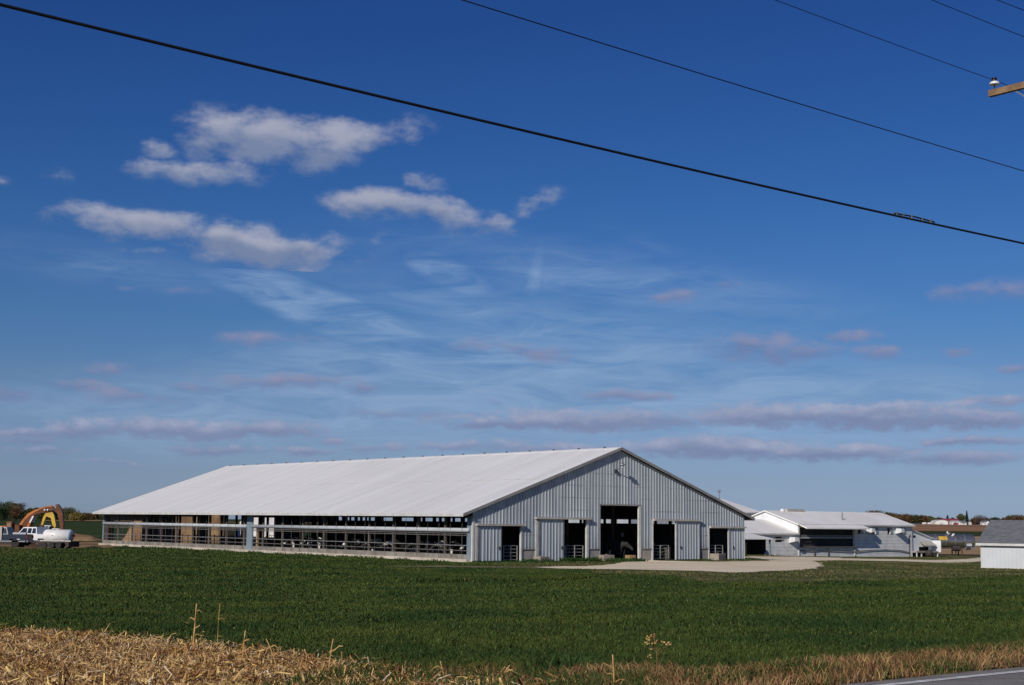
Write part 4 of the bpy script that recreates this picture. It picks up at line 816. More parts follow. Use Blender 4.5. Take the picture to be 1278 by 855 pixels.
MB().rng(-.03, .1, -.03, .0, 0, hz).build('corner_trim', 'trim', se)
MB().rng(-.08, 9.7, -.02, 7.25, -.4, .07).build('footing', 'lconcrete', se)
rf = MB(); sl_s = (rp_-hz)/3.6
for sg in (-1, 1):
    ye = 3.6+sg*3.85; rf.add([(-.3, ye, hz-.25*sl_s), (9.9, ye, hz-.25*sl_s), (9.9, 3.6, rp_), (-.3, 3.6, rp_), (-.3, ye, hz-.25*sl_s+.1), (9.9, ye, hz-.25*sl_s+.1), (9.9, 3.6, rp_+.1), (-.3, 3.6, rp_+.1)], [(0, 1, 2, 3), (7, 6, 5, 4), (0, 4, 5, 1), (1, 5, 6, 2), (3, 7, 4, 0)])
rfo = rf.build('roof', 'shingle', se)
MB().rng(-.32, 9.92, -.29, -.25, hz-.25*sl_s-.1, hz-.25*sl_s+.08).build('eave_trim', 'trim', rfo)

# ------------------------------------------------------------------ vehicles
def wheel(parent, x, y, z, r, w, m='black', rim='steel'):
    wv = MB().lathe([(r*.6, -w/2), (r*.93, -w/2), (r, -w/3), (r, w/3), (r*.93, w/2), (r*.6, w/2)], (x, y, z), 20, 'y').build('wheel', m, parent, smooth=False)
    MB().lathe([(.02, -w*.42), (r*.35, -w*.46), (r*.6, -w*.42), (r*.6, w*.42), (.02, w*.42)], (x, y, z), 16, 'y').build('rim', rim, wv); return wv
def facing(px, py, Y=None): return pix(px, py)
# tanker trailer
q = at(1186, 694.0, 205.); tg = gz(q[0], q[1]); ppm = FPX/205.
te_ = empty('tanker_trailer', (q[0], q[1], tg), .05, 'polished steel milk tanker trailer parked without a tractor beside the milk house', 'tanker trailer')
hgt = lambda py: at(1190, py, 205.)[2]-tg
zb, zt = hgt(683.2), hgt(667.0); rr0 = (zt-zb)/2; zc = (zt+zb)/2; xr = (1216.5-1186)/ppm; xl = -(1186-1141)/ppm
MB().lathe([(.02, xl), (rr0*.6, xl+.02), (rr0*.97, xl+.18), (rr0, xl+.3), (rr0, xr-.3), (rr0*.97, xr-.18), (rr0*.6, xr-.02), (.02, xr)], (0, 0, zc), 40, 'x').build('tank', 'chrome', te_, smooth=True)
tank = te_.children[0]
for k in range(5): MB().lathe([(rr0-.02, -.05), (rr0+.02, -.05), (rr0+.02, .05), (rr0-.02, .05)], (xl+1.6+k*(xr-xl-3.2)/4, 0, zc), 32, 'x').build('tank_band', 'steel', tank)
MB().lathe([(.02, .22), (.28, .2), (.3, 0), (.3, -.15)], (-.1, 0, zc+rr0+.02), 14).build('manway', 'steel', tank, smooth=True); MB().lathe([(.02, .3), (.12, .26), (.12, .0)], (-.35, -.1, zc+rr0+.12), 10).build('valve_cap', 'white', tank)
mur = MB(); nn = 10
for k in range(nn+1):
    a = -.25+.62*k/nn; a = math.pi+.12+a*.0; 
ang = [math.radians(8+34*k/nn) for k in range(nn+1)]; vs = []
for a in ang: vs += [(-1.9, -(rr0+.025)*math.cos(a), zc+(rr0+.025)*math.sin(a)), (-.65, -(rr0+.025)*math.cos(a), zc+(rr0+.025)*math.sin(a))]
mur.add(vs, [(2*i, 2*i+1, 2*i+3, 2*i+2) for i in range(nn)]); mur.build('side_panel', 'yellow', tank)
MB().rng(xl+.5, xr-.2, -.35, .35, zb-.18, zb-.02).build('chassis', 'chassis', te_)
MB().rng(xr-1.6, xr-.1, -.9, .9, zb-.16, zb+.08).build('kingpin_plate', 'steel', te_)
for x_ in (-3.9, -2.7):
    for y_ in (-1.0, .8): wheel(te_, x_, y_, .52, .52, .28)
for y_ in (-.75, .75):
    for x_ in (.55, 1.45): MB().rng(x_-.07, x_+.07, y_-.07, y_+.07, 0, zb).build('landing_leg', 'rust' if x_ > 1 else 'chassis', te_)
MB().tube([(.0, -.9, .98), (1.1, -.9, .98)], .38, 14).build('spare_wheel_carrier', 'chassis', te_)
MB().rng(2.05, 2.6, -1.0, -.5, .75, 1.25).build('tool_box', 'chassis', te_); MB().rng(2.1, 2.8, -.95, -.55, 1.3, 1.65).build('hose_box', 'curtain', te_)
MB().bar((.1, -.75, zc+rr0*.75), (.45, -.35, zc+rr0+.1), .28, .04).build('walkway', 'white', tank); MB().rng(-.2, .5, -.3, .3, zc+rr0-.03, zc+rr0+.05).build('walkway', 'chassis', tank)
# nurse tank trailer (left)
YL = 131.
def lp(px, py, Y): p = at(px, py, Y); return p
base = at(72, 684.6, YL); bz = gz(base[0], base[1])
ft = empty('fuel_tank_trailer', (base[0], base[1], bz), -.25, 'white cylindrical tank with grey end on a dark low trailer behind a pickup', 'tank trailer')
zc_ = at(72, 668.6, YL)[2]-bz; r_ = .56
MB().lathe([(.02, -1.4), (r_*.55, -1.38), (r_*.9, -1.27), (r_, -1.1), (r_, 1.18)], (0, 0, zc_), 32, 'x').build('tank', 'tankw', ft, smooth=True)
MB().lathe([(.02, 1.42), (r_*.55, 1.4), (r_*.9, 1.3), (r_, 1.18)], (0, 0, zc_), 32, 'x').build('tank_end', 'tankend', ft, smooth=True)
MB().rng(1.36, 1.45, -.02, .16, zc_-.08, zc_+.12).rng(1.36, 1.45, .22, .42, zc_-.08, zc_+.12).build('warning_placard', 'red', ft)
MB().lathe([(.01, 0), (.05, .0), (.05, .02)], (-.28, -r_-.02, zc_+.02), 8, 'y').build('gauge', 'chassis', ft)
MB().lathe([(.01, .12), (.1, .1), (.1, 0)], (-.1, 0, zc_+r_-.02), 8).build('filler_cap', 'tankw', ft)
MB().rng(-1.6, 1.6, -.85, .85, .52, .62).build('deck', 'chassis', ft)
MB().rng(-1.5, 1.62, -.6, -.55, .6, .74).rng(-1.0, -.1, -.62, -.52, .64, .78).rng(.25, 1.0, -.62, -.52, .64, .78).build('tank_saddle', 'cream', ft)
MB().rng(-1.0, 1.0, -.98, -.7, .5, .56).build('fender', 'chassis', ft); MB().rng(1.35, 1.62, -.9, .9, .15, .56).build('rear_bumper', 'chassis', ft)
MB().bar((-1.6, 0, .5), (-2.7, 0, .45), .1).build('drawbar', 'chassis', ft)
for x_ in (-.85, -.1, .6):
    for y_ in (-.85, .85): wheel(ft, x_, y_, .3, .3, .2)
# pickup
def pickup(loc, rz, body, label, scale=1., wagon=False, name='pickup_truck'):
    e = empty(name, loc, rz, label, 'pickup truck'); w = .95
    prof = [(-2.75, .55), (-2.8, .95), (-2.7, 1.12), (-1.35, 1.18), (-.75, 1.82), (.95, 1.84), (1.18, 1.2), (2.75, 1.16), (2.8, .6), (2.2, .55), (2.1, .85), (1.75, 1.0), (1.35, .85), (1.25, .5), (-1.35, .5), (-1.45, .85), (-1.8, 1.0), (-2.2, .85), (-2.3, .55)]
    low = [(x, min(z, 1.2)) for x, z in prof if z < 1.3]
    lo_ = [(-2.75, .5), (-2.8, .95), (-2.7, 1.1), (-1.35, 1.18), (1.18, 1.2), (2.75, 1.18), (2.8, .6), (2.2, .5)]
    bd = MB(); up_ = [(-2.8, .62), (-2.78, .98), (-2.65, 1.1), (-1.35, 1.18), (2.78, 1.18), (2.8, .62)]
    bd.prism([(-2.8, .78), (-2.78, .98), (-2.65, 1.1), (-1.35, 1.18), (2.78, 1.18), (2.8, .78)], -w, w)
    bd.prism([(-1.3, .5), (-1.42, .8), (1.32, .8), (1.2, .5)], -w, w); bd.prism([(-2.8, .5), (-2.8, .8), (-2.3, .8), (-2.25, .5)], -w, w); bd.prism([(2.25, .5), (2.3, .8), (2.8, .8), (2.8, .5)], -w, w)
    bo = bd.build('body', body, e)
    cb_ = MB(); n = [(-1.3, 1.17), (-.75, 1.8), (.9, 1.84), (1.12, 1.17)]
    vs = [(x, y*(w-.02 if z < 1.3 else w-.18), z) for y in (-1, 1) for x, z in n]; cb_.add(vs, [(0, 1, 2, 3), (7, 6, 5, 4), (0, 4, 5, 1), (1, 5, 6, 2), (2, 6, 7, 3)]); cb_.build('cab', body, e)
    def sidey(z): return w-.02-.16*(z-1.17)/.63
    for a, b, c_, d in ((-1.12, -.7, -.18, -.22), (-.1, -.1, .38, .38), (.48, .48, .98, .86)):
        for s in (-1, 1):
            q = [(a, 1.24), (c_, 1.24), (d if s else d, 1.72), (b, 1.72)]; MB().add([(x, s*(sidey(z)+.012), z) for x, z in q], [(0, 1, 2, 3)]).build('window', 'glass', e)
    MB().add([(-1.3, -.75, 1.24), (-1.3, .75, 1.24), (-.8, .68, 1.77), (-.8, -.68, 1.77)], [(0, 1, 2, 3)]).build('windscreen', 'glass', e).location = (-.02, 0, .01)
    MB().rng(1.25, 2.7, -w+.1, w-.1, 1.16, 1.2).build('truck_bed', 'chassis', e)
    for s in (-1, 1):
        MB().rng(-2.83, -2.79, s*.75-.14, s*.75+.14, .82, .98).build('headlight', 'porcelain', e); MB().rng(2.79, 2.84, s*.85-.08, s*.85+.08, .82, 1.08).build('tail_light', 'red', e)
        MB().rng(-.05, .1, s*(w+.01)-.015, s*(w+.01)+.015, 1.02, 1.06).build('door_handle', 'chassis', e)
        MB().rng(-2.7, 2.7, s*(w+.0)-.02, s*(w+.0)+.02, .5, .62).build('rocker_panel', 'steel', e)
    MB().rng(-2.9, -2.78, -.9, .9, .48, .68).build('bumper', 'steel', e); MB().rng(2.78, 2.9, -.9, .9, .48, .68).build('bumper', 'steel', e)
    for x_ in (-1.8, 1.78):
        for y_ in (-w+.1, w-.1): wheel(e, x_, y_, .38, .38, .24)
    return e
p = at(48, 684, 139); pickup((p[0]-.4, p[1], gz(p[0], p[1])), -.45, 'white', 'white crew cab pickup parked between the dark truck and the tank trailer')
# dark service truck at the frame edge
p = at(6, 683.6, 133.5); dk = pickup((p[0]-.55, p[1], gz(p[0], p[1])), -.0, 'navy', 'dark navy service truck with a pale cargo box at the left edge of the photo')
MB().rng(-1.3, .55, -1.03, -.97, .6, 1.85).build('cargo_box', 'cream', dk); MB().rng(-1.3, .55, -.97, -.1, 1.62, 1.87).build('box_lid', 'curtain', dk)
MB().rng(1.5, 2.7, -.85, -.5, 1.2, 1.36).build('tool_chest', 'curtain', dk)
# crawler excavator: boom rises to a knee, stick hangs down at the right
YX = 147.
def X(px, py, dy=0): p = at(px, py, YX); return Vector((p[0]-XO[0], dy, p[2]-XO[2]))
XO = at(10, 681, YX); XO[2] = gz(XO[0], XO[1])
ex = empty('excavator', tuple(XO), 0, 'large orange crawler excavator with its long boom arched over the pickup', 'excavator')
h_ = MB(); a = X(-14, 667); b = X(13, 656.3); h_.rng(a[0], b[0], -1.3, 1.3, a[2]-.6, b[2]); h_.build('engine_housing', 'orange', ex, bevel=.08)
a = X(12.5, 663); b = X(20.3, 651); MB().rng(a[0], b[0], -1.25, -.2, a[2]-.5, b[2]).build('cab', 'dorange', ex, bevel=.05)
MB().rng(a[0]+.1, b[0]-.1, -1.27, -1.24, a[2]+.1, b[2]-.15).build('cab_window', 'plywood', ex); a = X(20, 663); b = X(28, 652.5); MB().rng(a[0], b[0], -.9, .9, a[2]-.6, b[2]-.2).build('hydraulic_housing', 'dorange', ex)
def plate(pts, y0, y1, name, m, parent): 
    mb = MB(); mb.prism([(p[0], p[2]) for p in pts], y0, y1); return mb.build(name, m, parent)
boom = plate([X(21, 663.5), X(30, 650), X(37, 642.5), X(45, 637.3), X(58, 632.8), X(66, 632.2), X(69, 635.8), X(60, 639.2), X(47, 641.2), X(41, 645.2), X(34.5, 655), X(31, 664)], -.24, .24, 'boom', 'dorange', ex)
plate([X(20.5, 662), X(29, 648.6), X(36, 641.0), X(44.5, 636.3), X(57, 632.0), X(65.5, 631.4), X(65.8, 633.0), X(58, 633.8), X(46, 638.6), X(38, 643.6), X(31.5, 650.8), X(24, 663)], -.3, .3, 'boom_top_flange', 'orange', boom)
for y_ in (-.42, .42):
    c_ = MB().bar(X(34, 664, y_), X(39, 652.3, y_), .24, .24).build('boom_cylinder', 'orange', boom); MB().bar(X(38.6, 653, y_), X(43.3, 644.2, y_), .15, .15).build('cylinder_rod', 'white', c_)
ac = MB().bar(X(52, 635.2), X(65, 631.9), .22, .22).build('stick_cylinder', 'orange', boom); MB().bar(X(65, 631.9), X(71.5, 630.4), .12, .12).build('cylinder_rod', 'steel', ac)
plate([X(70, 629.8), X(72.8, 629.2), X(76, 633), X(78.8, 641), X(79.9, 653), X(79.2, 663), X(77.0, 664), X(74.8, 652), X(72.3, 641), X(68, 637.5), X(68.2, 634.5), X(70.6, 634)], -.2, .2, 'stick', 'dorange', ex)
plate([X(76, 663), X(79.6, 662), X(82, 668), X(80, 674), X(74, 676), X(72, 670)], -.55, .55, 'bucket', 'rust', ex)
for s in (0, 1): MB().lathe([(.02, -.1), (.09, -.09), (.09, .09), (.02, .1)], X(57.3+s*3.6, 636.3, -.34), 8, 'y').build('work_lamp', 'porcelain', boom)
for y_ in (-1.15, 1.15):
    t_ = MB(); n = 14; pr_ = [(-2.3+.0*k, 0) for k in range(0)]
    pr_ = [(-2.2+.45*math.cos(a)*1.0, .45+.45*math.sin(a)) for a in np.linspace(math.pi/2, 3*math.pi/2, 8)]+[(2.0+.45*math.cos(a), .45+.45*math.sin(a)) for a in np.linspace(-math.pi/2, math.pi/2, 8)]
    t_.prism(pr_, y_-.3, y_+.3); t_.build('track', 'chassis', ex)
# yellow backhoe behind it
YB = 162.
XO2 = at(60, 679, YB); XO2[2] = gz(XO2[0], XO2[1])
def Z(px, py, dy=0): p = at(px, py, YB); return Vector((p[0]-XO2[0], dy, p[2]-XO2[2]))
bh = empty('backhoe', tuple(XO2), 0, 'smaller yellow digger with an inverted V arm standing behind the orange excavator', 'backhoe')
plate([Z(51.5, 655), Z(54.5, 645), Z(57, 641), Z(59, 642), Z(56.5, 648), Z(53.8, 656)], -.15, .15, 'arm', 'yellow', bh)
plate([Z(57, 640.6), Z(66, 639.2), Z(68, 643), Z(70.5, 656), Z(69, 660), Z(66.5, 657), Z(64, 646.5), Z(57.5, 644)], -.2, .2, 'boom', 'yellow', bh)
plate([Z(50.5, 654.5), Z(54.5, 655.5), Z(54, 661), Z(51, 660)], -.3, .3, 'bucket', 'dorange', bh)
a = Z(57.6, 664); b = Z(66, 655.6); cbk = MB(); cbk.rng(a[0], b[0], -.8, .8, b[2]-.12, b[2]); ck = cbk.build('cab_roof', 'curtain', bh)
MB().rng(a[0]+.08, b[0]-.2, -.7, .7, a[2]-.6, b[2]-.12).build('cab', 'glass', bh); [MB().rng(x_, x_+.13, -.76, -.68, a[2]-.6, b[2]-.12).build('cab_pillar', 'curtain', bh) for x_ in (a[0]+.05, b[0]-.3)]
a = Z(66, 673); b = Z(77, 659.5); MB().rng(a[0], b[0], -.6, .6, a[2], b[2]).build('engine_hood', 'steel', bh, bevel=.05); a = Z(56, 675); MB().rng(a[0], b[0], -.7, .7, a[2], a[2]+.9).build('chassis', 'yellow', bh)
for x_, r in ((-.2, .62), (1.35, .45)):
    for y_ in (-.85, .85): wheel(bh, x_, y_, r, r, .35)
# small things near the far barn corner
p = pix(121, 680.4)
fb_ = empty('water_tank', (p[0], p[1]+3, gz(p[0], p[1]+3)), 0, 'narrow grey upright tank on thin legs by the far left corner of the barn', 'water tank')
MB().lathe([(.02, .75), (.12, .78), (.19, .95), (.2, 1.3), (.15, 1.5), (.04, 1.62), (.03, 1.95)], (0, 0, 0), 14).build('tank_body', 'tankend', fb_, smooth=True)
for x_ in (-.17, .17): MB().bar((x_, 0, 0), (x_*.8, 0, .9), .05).build('leg', 'timber', fb_)
MB().box((.33, .1, .75), (.28, .3, .75)).build('control_box', 'rust', fb_)
# dirt banks behind the vehicles and beyond the barn's far end
def bank(x0, x1, y, w, h, seed, m='dirt', name='dirt_bank', label=None, cat=None):
    nx, ny = 60, 12; V = []
    for i in range(nx):
        for j in range(ny):
            fx = i/(nx-1); fy = j/(ny-1); x = x0+(x1-x0)*fx; yy = y+w*(fy-.5); pr = math.sin(math.pi*fy)**.8*min(1, fx*8, (1-fx)*8)
            z = h*pr*(.8+.35*noise.noise(Vector((x*.35, yy*.35, seed))))+.12*noise.noise(Vector((x*1.7, yy*1.7, seed))); V.append((x, yy, gz(x, yy)+z-.15*(1-pr)))
    F = np.array([(i*ny+j, i*ny+j+1, (i+1)*ny+j+1, (i+1)*ny+j) for i in range(nx-1) for j in range(ny-1)]); o = link(name, numpy_mesh(name, np.array(V), F[:, ::-1], m))
    if label: tag(o, label, cat)
    else: tag(o, kind='structure')
a = at(-20, 672, 176); b = at(133, 672, 176); bank(a[0], b[0], 176, 6, .82, 3)
bank(-44.6, -31.8, 168.5, 8, 4.3, 9)
bank(-32.6, -26.5, 173, 8, 3.9, 12, 'plastic', 'silage_pile', 'white plastic covered silage pile seen through the open barn', 'silage pile')

# ------------------------------------------------------------------ trees
def foliage(name, c, c2): MT[name] = leafmat(name, c, c2, .35, .5, .3, .7)
foliage('f_dark', (.020, .034, .014), (.036, .048, .018)); foliage('f_green', (.045, .062, .020), (.075, .085, .028)); foliage('f_rust', (.13, .065, .030), (.085, .06, .028))
foliage('f_bare', (.12, .085, .075), (.09, .065, .055)); foliage('f_gold', (.23, .17, .05), (.15, .12, .04)); foliage('f_olive', (.10, .095, .03), (.06, .065, .022)); foliage('f_conifer', (.018, .034, .020), (.026, .042, .024))
def crown(w, h, n, kind, sz, seed):
    g = np.random.default_rng(seed)
    if kind == 'cone':
        z = g.random(n)**1.3; rad = (1-z)*w/2*(.35+.65*np.sqrt(g.random(n)))+.05; a = g.random(n)*6.283; C = np.stack([rad*np.cos(a), rad*np.sin(a), h*.06+z*h*.95], -1)
    else:
        nb = 13; cs = []
        for k in range(nb):
            a = g.random()*6.283; rr = g.random()**.6*w*.33; zz = h*g.uniform(.25, .82); cs.append((rr*math.cos(a), rr*math.sin(a), zz, w*g.uniform(.17, .29)*(1.15-.5*abs(zz/h-.5))))
        cs.append((0, 0, h*.8, w*.2)); cs = np.array(cs); i = g.integers(0, len(cs), n); d = g.normal(size=(n, 3)); d /= np.linalg.norm(d, axis=1)[:, None]; rr = g.uniform(.55, 1.08, n) if kind != 'bare' else g.uniform(.2, 1.15, n)
        C = cs[i, :3]+d*(cs[i, 3]*rr)[:, None]*np.array([1, 1, .85])
    u = g.normal(size=(n, 3)); u /= np.linalg.norm(u, axis=1)[:, None]; t = np.cross(u, g.normal(size=(n, 3))); t /= np.linalg.norm(t, axis=1)[:, None]; s = sz*g.uniform(.5, 1.3, n)[:, None]
    asp = .22 if kind == 'bare' else .7
    V = np.stack([C-u*s, C+t*s*asp, C+u*s, C-t*s*asp], 1).reshape(-1, 3); F = np.arange(4*n).reshape(-1, 4); return V, F
def tree(px, py_top, Y, wpx, m, label, kind='round', n=900, group=None, sink=0., base_py=None, name=None):
    top = at(px, py_top, Y); x = top[0]; z0 = gz(x, Y)-sink; h = max(2., top[2]-z0); w = wpx*Y/FPX; e = empty(name or ('conifer_tree' if kind == 'cone' else 'bare_tree' if kind == 'bare' else 'leafy_tree'), (x, Y, z0), rng.random()*6, label, 'tree', group)
    t = MB(); r = h*.028; t.tube([(0, 0, -.3), (r*.5, 0, h*.3), (0, r, h*.6), (0, 0, h*.85)], [r, r*.8, r*.5, r*.15], 7)
    for k in range(7 if kind != 'cone' else 0):
        a = k*2.4+rng.random(); z = h*rng.uniform(.25, .55); L_ = w*rng.uniform(.25, .42); t.tube([(0, 0, z), (math.cos(a)*L_*.5, math.sin(a)*L_*.5, z+h*.12), (math.cos(a)*L_, math.sin(a)*L_, z+h*.28)], [r*.45, r*.3, r*.08], 5)
    t.build('trunk', 'barkm', e); V, F = crown(w, h, n, kind, max(.16, Y/FPX*.62)*(1.0 if kind != 'bare' else 1.2), int(rng.integers(1e6)))
    link('crown', numpy_mesh('crown', V, F, m), e); return e
G1 = 'trees along the field edge at the left'
for i, (px, py, Y, w, m, kind, lb) in enumerate([
 (-6, 622, 700, 22, 'f_dark', 'round', 'tall dark tree cut by the left edge of the photo'), (8, 626.5, 715, 17, 'f_dark', 'round', 'dark green tree second from the left edge in the far tree line'),
 (17, 627.5, 700, 14, 'f_olive', 'round', 'olive brown tree left of the bare purple tree'), (25, 626.5, 690, 11, 'f_bare', 'bare', 'bare purplish tree ending the tall part of the left tree line'),
 (20, 633, 670, 16, 'f_rust', 'round', 'low rust tinged tree in front of the bare purple tree'), (3, 634, 660, 18, 'f_dark', 'round', 'low dark bush shaped tree above the orange engine housing'), (32, 637.5, 700, 11, 'f_dark', 'round', 'low dark tree just left of the excavator boom knee'),
 (38.5, 633.8, 700, 11, 'f_olive', 'round', 'rounded olive tree right of the low dark tree'), (47, 633, 720, 9, 'f_dark', 'round', 'small dark tree with a pointed top behind the boom'), (55, 637, 710, 12, 'f_olive', 'round', 'dull tree half hidden by the horizontal part of the boom'),
 (66, 638.5, 720, 12, 'f_dark', 'round', 'low dark tree seen under the excavator boom'), (75, 639, 730, 10, 'f_olive', 'round', 'tree directly behind the excavator stick'), (87.5, 635, 700, 19, 'f_olive', 'round', 'broad rounded autumn tree just right of the excavator stick'),
 (94, 640, 690, 10, 'f_gold', 'round', 'low golden tree at the right foot of the broad rounded one'), (101, 642, 700, 10, 'f_gold', 'round', 'pale yellow bushy tree beside the barn eave'), (110, 642.5, 760, 12, 'f_rust', 'round', 'reddish tree nearest the far corner of the barn')]):
    tree(px, py-.8, Y, w*1.5, m, lb, kind, 3000, G1)
def wood(name, b0, b1, Y, hfun, cols, n, label, dep=60):
    """a far wood reading as one mass"""
    g = np.random.default_rng(5); Vs = []; 
    xs = np.linspace(b0, b1, n)
    mats_ = cols; me_V = []; me_F = []; mi = []; off = 0
    for k, pxx in enumerate(xs):
        Yk = Y+g.uniform(0, dep); top = at(pxx, hfun(pxx)+g.uniform(-.4, 1.4), Yk); h = max(2.5, top[2]-gz(top[0], Yk)); V, F = crown(h*g.uniform(.9, 1.4), h, 420, 'round', .55, int(g.integers(1e6))); V = V+np.array([top[0], Yk, gz(top[0], Yk)])
        me_V.append(V); me_F.append(F+off); off += len(V); mi += [int(g.choice(len(cols), p=None))]*len(F)
    me = numpy_mesh(name, np.concatenate(me_V), np.concatenate(me_F), cols[0])
    for c in cols[1:]: me.materials.append(MT[c])
    me.polygons.foreach_set('material_index', np.array(mi, dtype=np.int32)); tag(link(name, me), label, 'wood', kind='stuff')
wood('far_wood', 1085, 1176, 1330, lambda x: float(np.interp(x, [1085, 1105, 1120, 1140, 1158, 1170, 1178], [636, 638.5, 641, 642, 643.5, 646, 649])), ['f_rust', 'f_olive', 'f_dark', 'f_rust'], 60, 'autumn coloured wood along the horizon behind the parlour roof')
wood('distant_wood', 92, 150, 1150, lambda x: float(np.interp(x, [92, 110, 125, 150], [641.5, 640.5, 639.5, 640])), ['f_bare', 'f_rust', 'f_olive'], 34, 'faint reddish wood on the horizon by the far barn corner')
wood('horizon_wood', 1176, 1330, 1600, lambda x: 648.5+1.2*math.sin(x*.2), ['f_rust', 'f_dark', 'f_bare'], 60, 'thin dark line of trees along the horizon behind the far farm')
wood('orange_wood', 1250, 1330, 1290, lambda x: float(np.interp(x, [1250, 1258, 1268, 1330], [648, 643, 642.5, 642])), ['f_rust', 'f_olive'], 32, 'orange brown trees rising behind the shingle roof')
FG = 'trees around the far farmhouse'
for (px, py, Y, w, m, kind, lb) in [(1206.5, 637.8, 1262, 4.6, 'f_conifer', 'cone', 'tall narrow dark spruce beside the far farm buildings'), (1199.5, 640.5, 1285, 10, 'f_olive', 'round', 'round topped tree touching the narrow spruce on its left'), (1182.5, 643.3, 1320, 6, 'f_conifer', 'cone', 'small pointed conifer behind the red roof'),
 (1189, 646, 1325, 8, 'f_dark', 'round', 'dark round tree behind the ridge of the red roof'), (1216, 645.5, 1290, 8, 'f_rust', 'round', 'rusty tree right of the narrow spruce'), (1223, 643.2, 1280, 15, 'f_bare', 'bare', 'large bare purplish grey tree left of the white farmhouse'), (1231, 645.5, 1310, 9, 'f_bare', 'bare', 'smaller bare tree behind the white farmhouse'),
 (1241, 646.5, 1320, 12, 'f_dark', 'round', 'low dark tree between the farmhouse and the shingle roof'), (1176, 646.5, 1350, 7, 'f_dark', 'round', 'dark tree at the left shoulder of the far white shed')]:
    tree(px, py, Y, w*1.3, m, lb, kind, 2000, FG)

# ------------------------------------------------------------------ the far farm
def farhouse(px0, px1, py_eave, py_top, Y, name, label, wall, roofm, cat, gable_front=False, depth=12, arch=False, wins=0):
    a = at(px0, 655, Y); b = at(px1, 655, Y); z0 = min(gz(a[0], Y), gz(b[0], Y)); W = b[0]-a[0]; ze = at(px0, py_eave, Y)[2]-z0; zt = at(px0, py_top, Y)[2]-z0
    e = empty(name, (a[0], Y, z0), 0, label, cat)
    if gable_front:
        pr = [(0, -1), (W, -1), (W, ze)]+([(W*(.5+.5*math.cos(q)), ze+(zt-ze)*math.sin(q)) for q in np.linspace(.25, math.pi-.25, 9)] if arch else [(W/2, zt)])+[(0, ze)]
        MB().prism(pr, 0, depth).build('wall', wall, e); r = MB(); top = pr[2:]
        for (p, q) in zip(top[:-1], top[1:]): r.add([(p[0], -.4, p[1]+.1), (q[0], -.4, q[1]+.1), (q[0], depth+.4, q[1]+.1), (p[0], depth+.4, p[1]+.1), (p[0], -.4, p[1]-.02), (q[0], -.4, q[1]-.02)], [(0, 1, 2, 3), (0, 4, 5, 1)])
        r.build('roof', roofm, e)
        MB().rng(W*.36, W*.64, -.06, -.01, 0, ze*.75).build('door', 'curtain', e)
    else:
        gable_house(e, 0, W, 0, depth, ze, zt, wall, roofm, over=.4, rake=.4, base=-1)
        for k in range(wins): MB().rng(W*(k+.6)/(wins+.2)-.5, W*(k+.6)/(wins+.2)+.5, -.05, -.01, ze*.4, ze*.75).build('window', 'glass', e)
    return e
farhouse(1167.3, 1183.2, 651.6, 648.8, 1245, 'farm_shed', 'cream white farm shed with a rounded front at the left of the far farm', 'tankw', 'trim', 'shed', True, 14, True)
farhouse(1177.5, 1198.5, 650.5, 647.3, 1262, 'red_roofed_barn', 'red roofed barn behind the two white sheds of the far farm', 'redroof', 'redroof', 'barn', depth=16)
farhouse(1188.6, 1199, 651.0, 649.9, 1240, 'machine_shed', 'bright white flat fronted shed with a doorway in the middle of the far farm', 'white', 'trim', 'shed', depth=9, wins=2)
farhouse(1199.3, 1206.4, 652.5, 650.0, 1238, 'garage', 'small pale garage with a grey roof just left of the narrow spruce', 'tankw', 'shingle', 'garage', depth=8, wins=1)
farhouse(1226.2, 1231.2, 652.2, 650.2, 1260, 'farm_cottage', 'small white cottage left of the gable fronted farmhouse', 'white', 'shingle', 'house', depth=6, wins=1)
farhouse(1230.8, 1235, 651.6, 649.8, 1255, 'farmhouse', 'white gable fronted farmhouse right of the bare trees', 'white', 'shingle', 'house', True, 8)
farhouse(1210.3, 1212.4, 652.3, 651.2, 1245, 'well_house', 'tiny white hut between the narrow spruce and the bare trees', 'white', 'trim', 'hut', True, 4)
for px, lb in ((1153.5, 'pale round bale wrapped in white left of the far farm'), (1160, 'second small white wrapped bale nearer the far shed')):
    p = at(px, 655, 1235); tag(MB().tube([(-1.6, 0, .8), (1.6, 0, .8)], .9, 12).build('wrapped_bale', 'plastic', None, (p[0], p[1], gz(p[0], p[1]))), lb, 'bale')
tag(MB().prism([(-1.6, 0), (1.6, 0), (1.6, 1.2), (0, 2.1), (-1.6, 1.2)], -1.5, 1.5).build('field_hut', 'redroof', None, (at(1192.8, 655, 1232)[0], 1232, gz(at(1192.8, 655, 1232)[0], 1232))), 'tiny reddish hut before the bright white shed of the far farm', 'hut')

# ------------------------------------------------------------------ power line
UP = 21.752
def cross(u, v, z): p = uv(u, v); return (p[0], p[1], z)
PV = 12.3; pg = gz(*uv(UP, PV))
up_ = empty('utility_pole', cross(UP, PV, pg), RZ, 'wooden utility pole whose crossarm tip and insulator enter at the upper right', 'utility pole')
H_ = 10.75-pg
MB().tube([(0, 0, -.4), (0, 0, H_+.15)], [.16, .11], 12).build('pole_shaft', 'pole', up_, smooth=True)
arm = MB(); arm.rng(-.17-.044, -.17+.044, -1.24, 1.24, 10.235-pg-.055, 10.235-pg+.055); ao = arm.build('crossarm', 'pole', up_, bevel=.004)
MB().bar((-.17, .75, 10.18-pg), (-.12, 0.05, 9.6-pg), .03, .02).build('arm_brace', 'steel', ao); MB().bar((-.17, -.75, 10.18-pg), (-.12, -.05, 9.6-pg), .04, .03).build('arm_brace', 'curtain', ao)
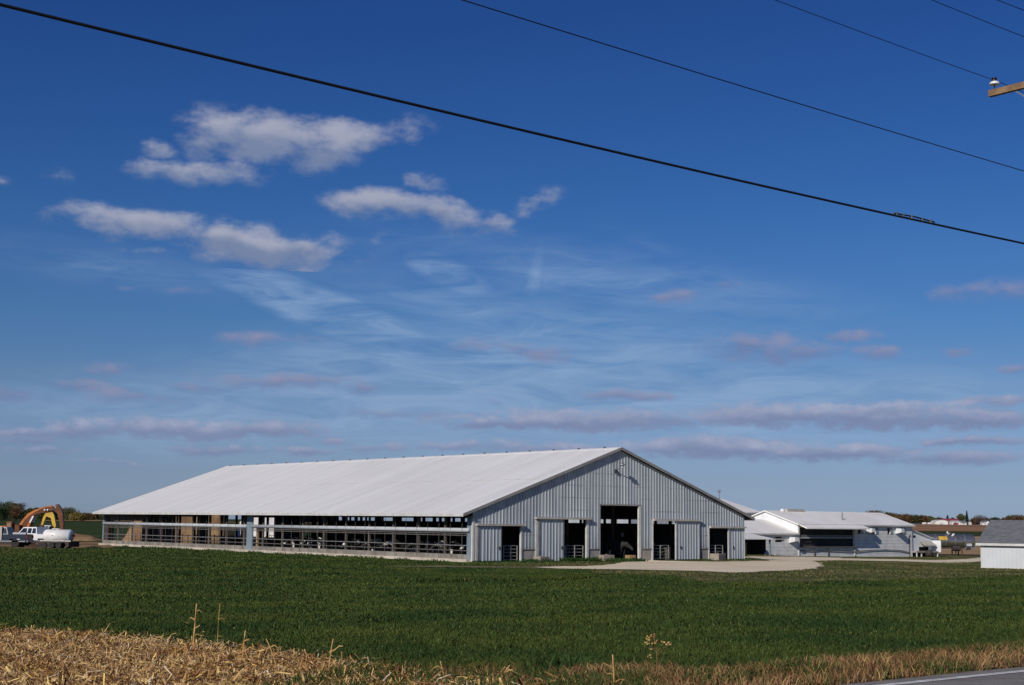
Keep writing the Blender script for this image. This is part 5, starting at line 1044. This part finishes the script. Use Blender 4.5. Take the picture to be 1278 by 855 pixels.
for v in (13.44, 11.9, 11.1):
    ins = empty('insulator', (-.17, v-PV, 10.285-pg)); ins.parent = up_
    MB().tube([(0, 0, -.12), (0, 0, .12)], .012, 8).build('pin', 'chassis', ins)
    MB().lathe([(.01, .085), (.085, .088), (.092, .1), (.075, .135), (.035, .155), (.01, .157)], (0, 0, 0), 24).build('insulator_skirt', 'porcelain', ins, smooth=True)
    MB().lathe([(.01, .15), (.045, .152), (.05, .17), (.034, .178), (.034, .186), (.05, .192), (.045, .21), (.01, .212)], (0, 0, 0), 20).build('insulator_cap', 'insdark', ins, smooth=True)
for z in (7.19, 8.37): MB().bar((0, 0, z-pg), (-.02, -.22, z-pg), .05, .04).build('wire_bracket', 'steel', up_)
def wire(v, z0, b, c, r, label, u_off=-.17, name='power_line'):
    pts = []
    for k in range(70): d = k*.7; pts.append(cross(UP+u_off*0-d, v, z0+b*d+c*d*d))
    back = [cross(UP+d, v, z0-b*d*.0-.04*d+.0009*d*d) for d in (45, 36, 27, 18, 9, 4)]
    return tag(MB().tube(back+pts, r, 6).build(name, 'wire', None, smooth=True), label, 'cable')
cb_o = wire(12.0, 7.19469, -.01553, .00074, .0155, 'thick black cable crossing the whole sky, lowest of the overhead lines', name='overhead_cable')
wire(12.1, 8.37343, -.00016, .0005, .0068, 'thin wire running above the thick cable to the right edge')
wire(13.44, 10.454, .00033, .00103, .0055, 'thin wire ending at the white insulator on the crossarm tip')
wire(11.9, 10.469, -.00498, .001, .0055, 'short stretch of wire crossing the upper right corner, longer of the two')
wire(11.1, 10.413, -.02149, .001, .0055, 'tiny stretch of wire in the very top right corner')
# lashing clips where the cable is spliced
def cablept(d): return Vector(cross(UP-d, 12.0, 7.19469-.01553*d+.00074*d*d))
def dpx(px):
    best = min(np.arange(-6, 30, .05), key=lambda d: abs((lambda P: 639+FPX*((P-np.array([0, 0, EYE])) @ rt)/((P-np.array([0, 0, EYE])) @ fw)-px)(np.array(cablept(d)))))
    return float(best)
d0, d1 = dpx(1115), dpx(1165); sp = MB(); sp.tube([cablept(d0)+Vector((0, 0, .03)), cablept((d0+d1)/2)+Vector((0, 0, .045)), cablept(d1)+Vector((0, 0, .03))], .011, 6); sp.build('splice_strand', 'wire', cb_o)
for px in (1118, 1127, 1138, 1150, 1160): p_ = cablept(dpx(px)); MB().box(p_+Vector((0, 0, .03)), (.035, .03, .05), RZ).build('cable_clamp', 'steel', cb_o)
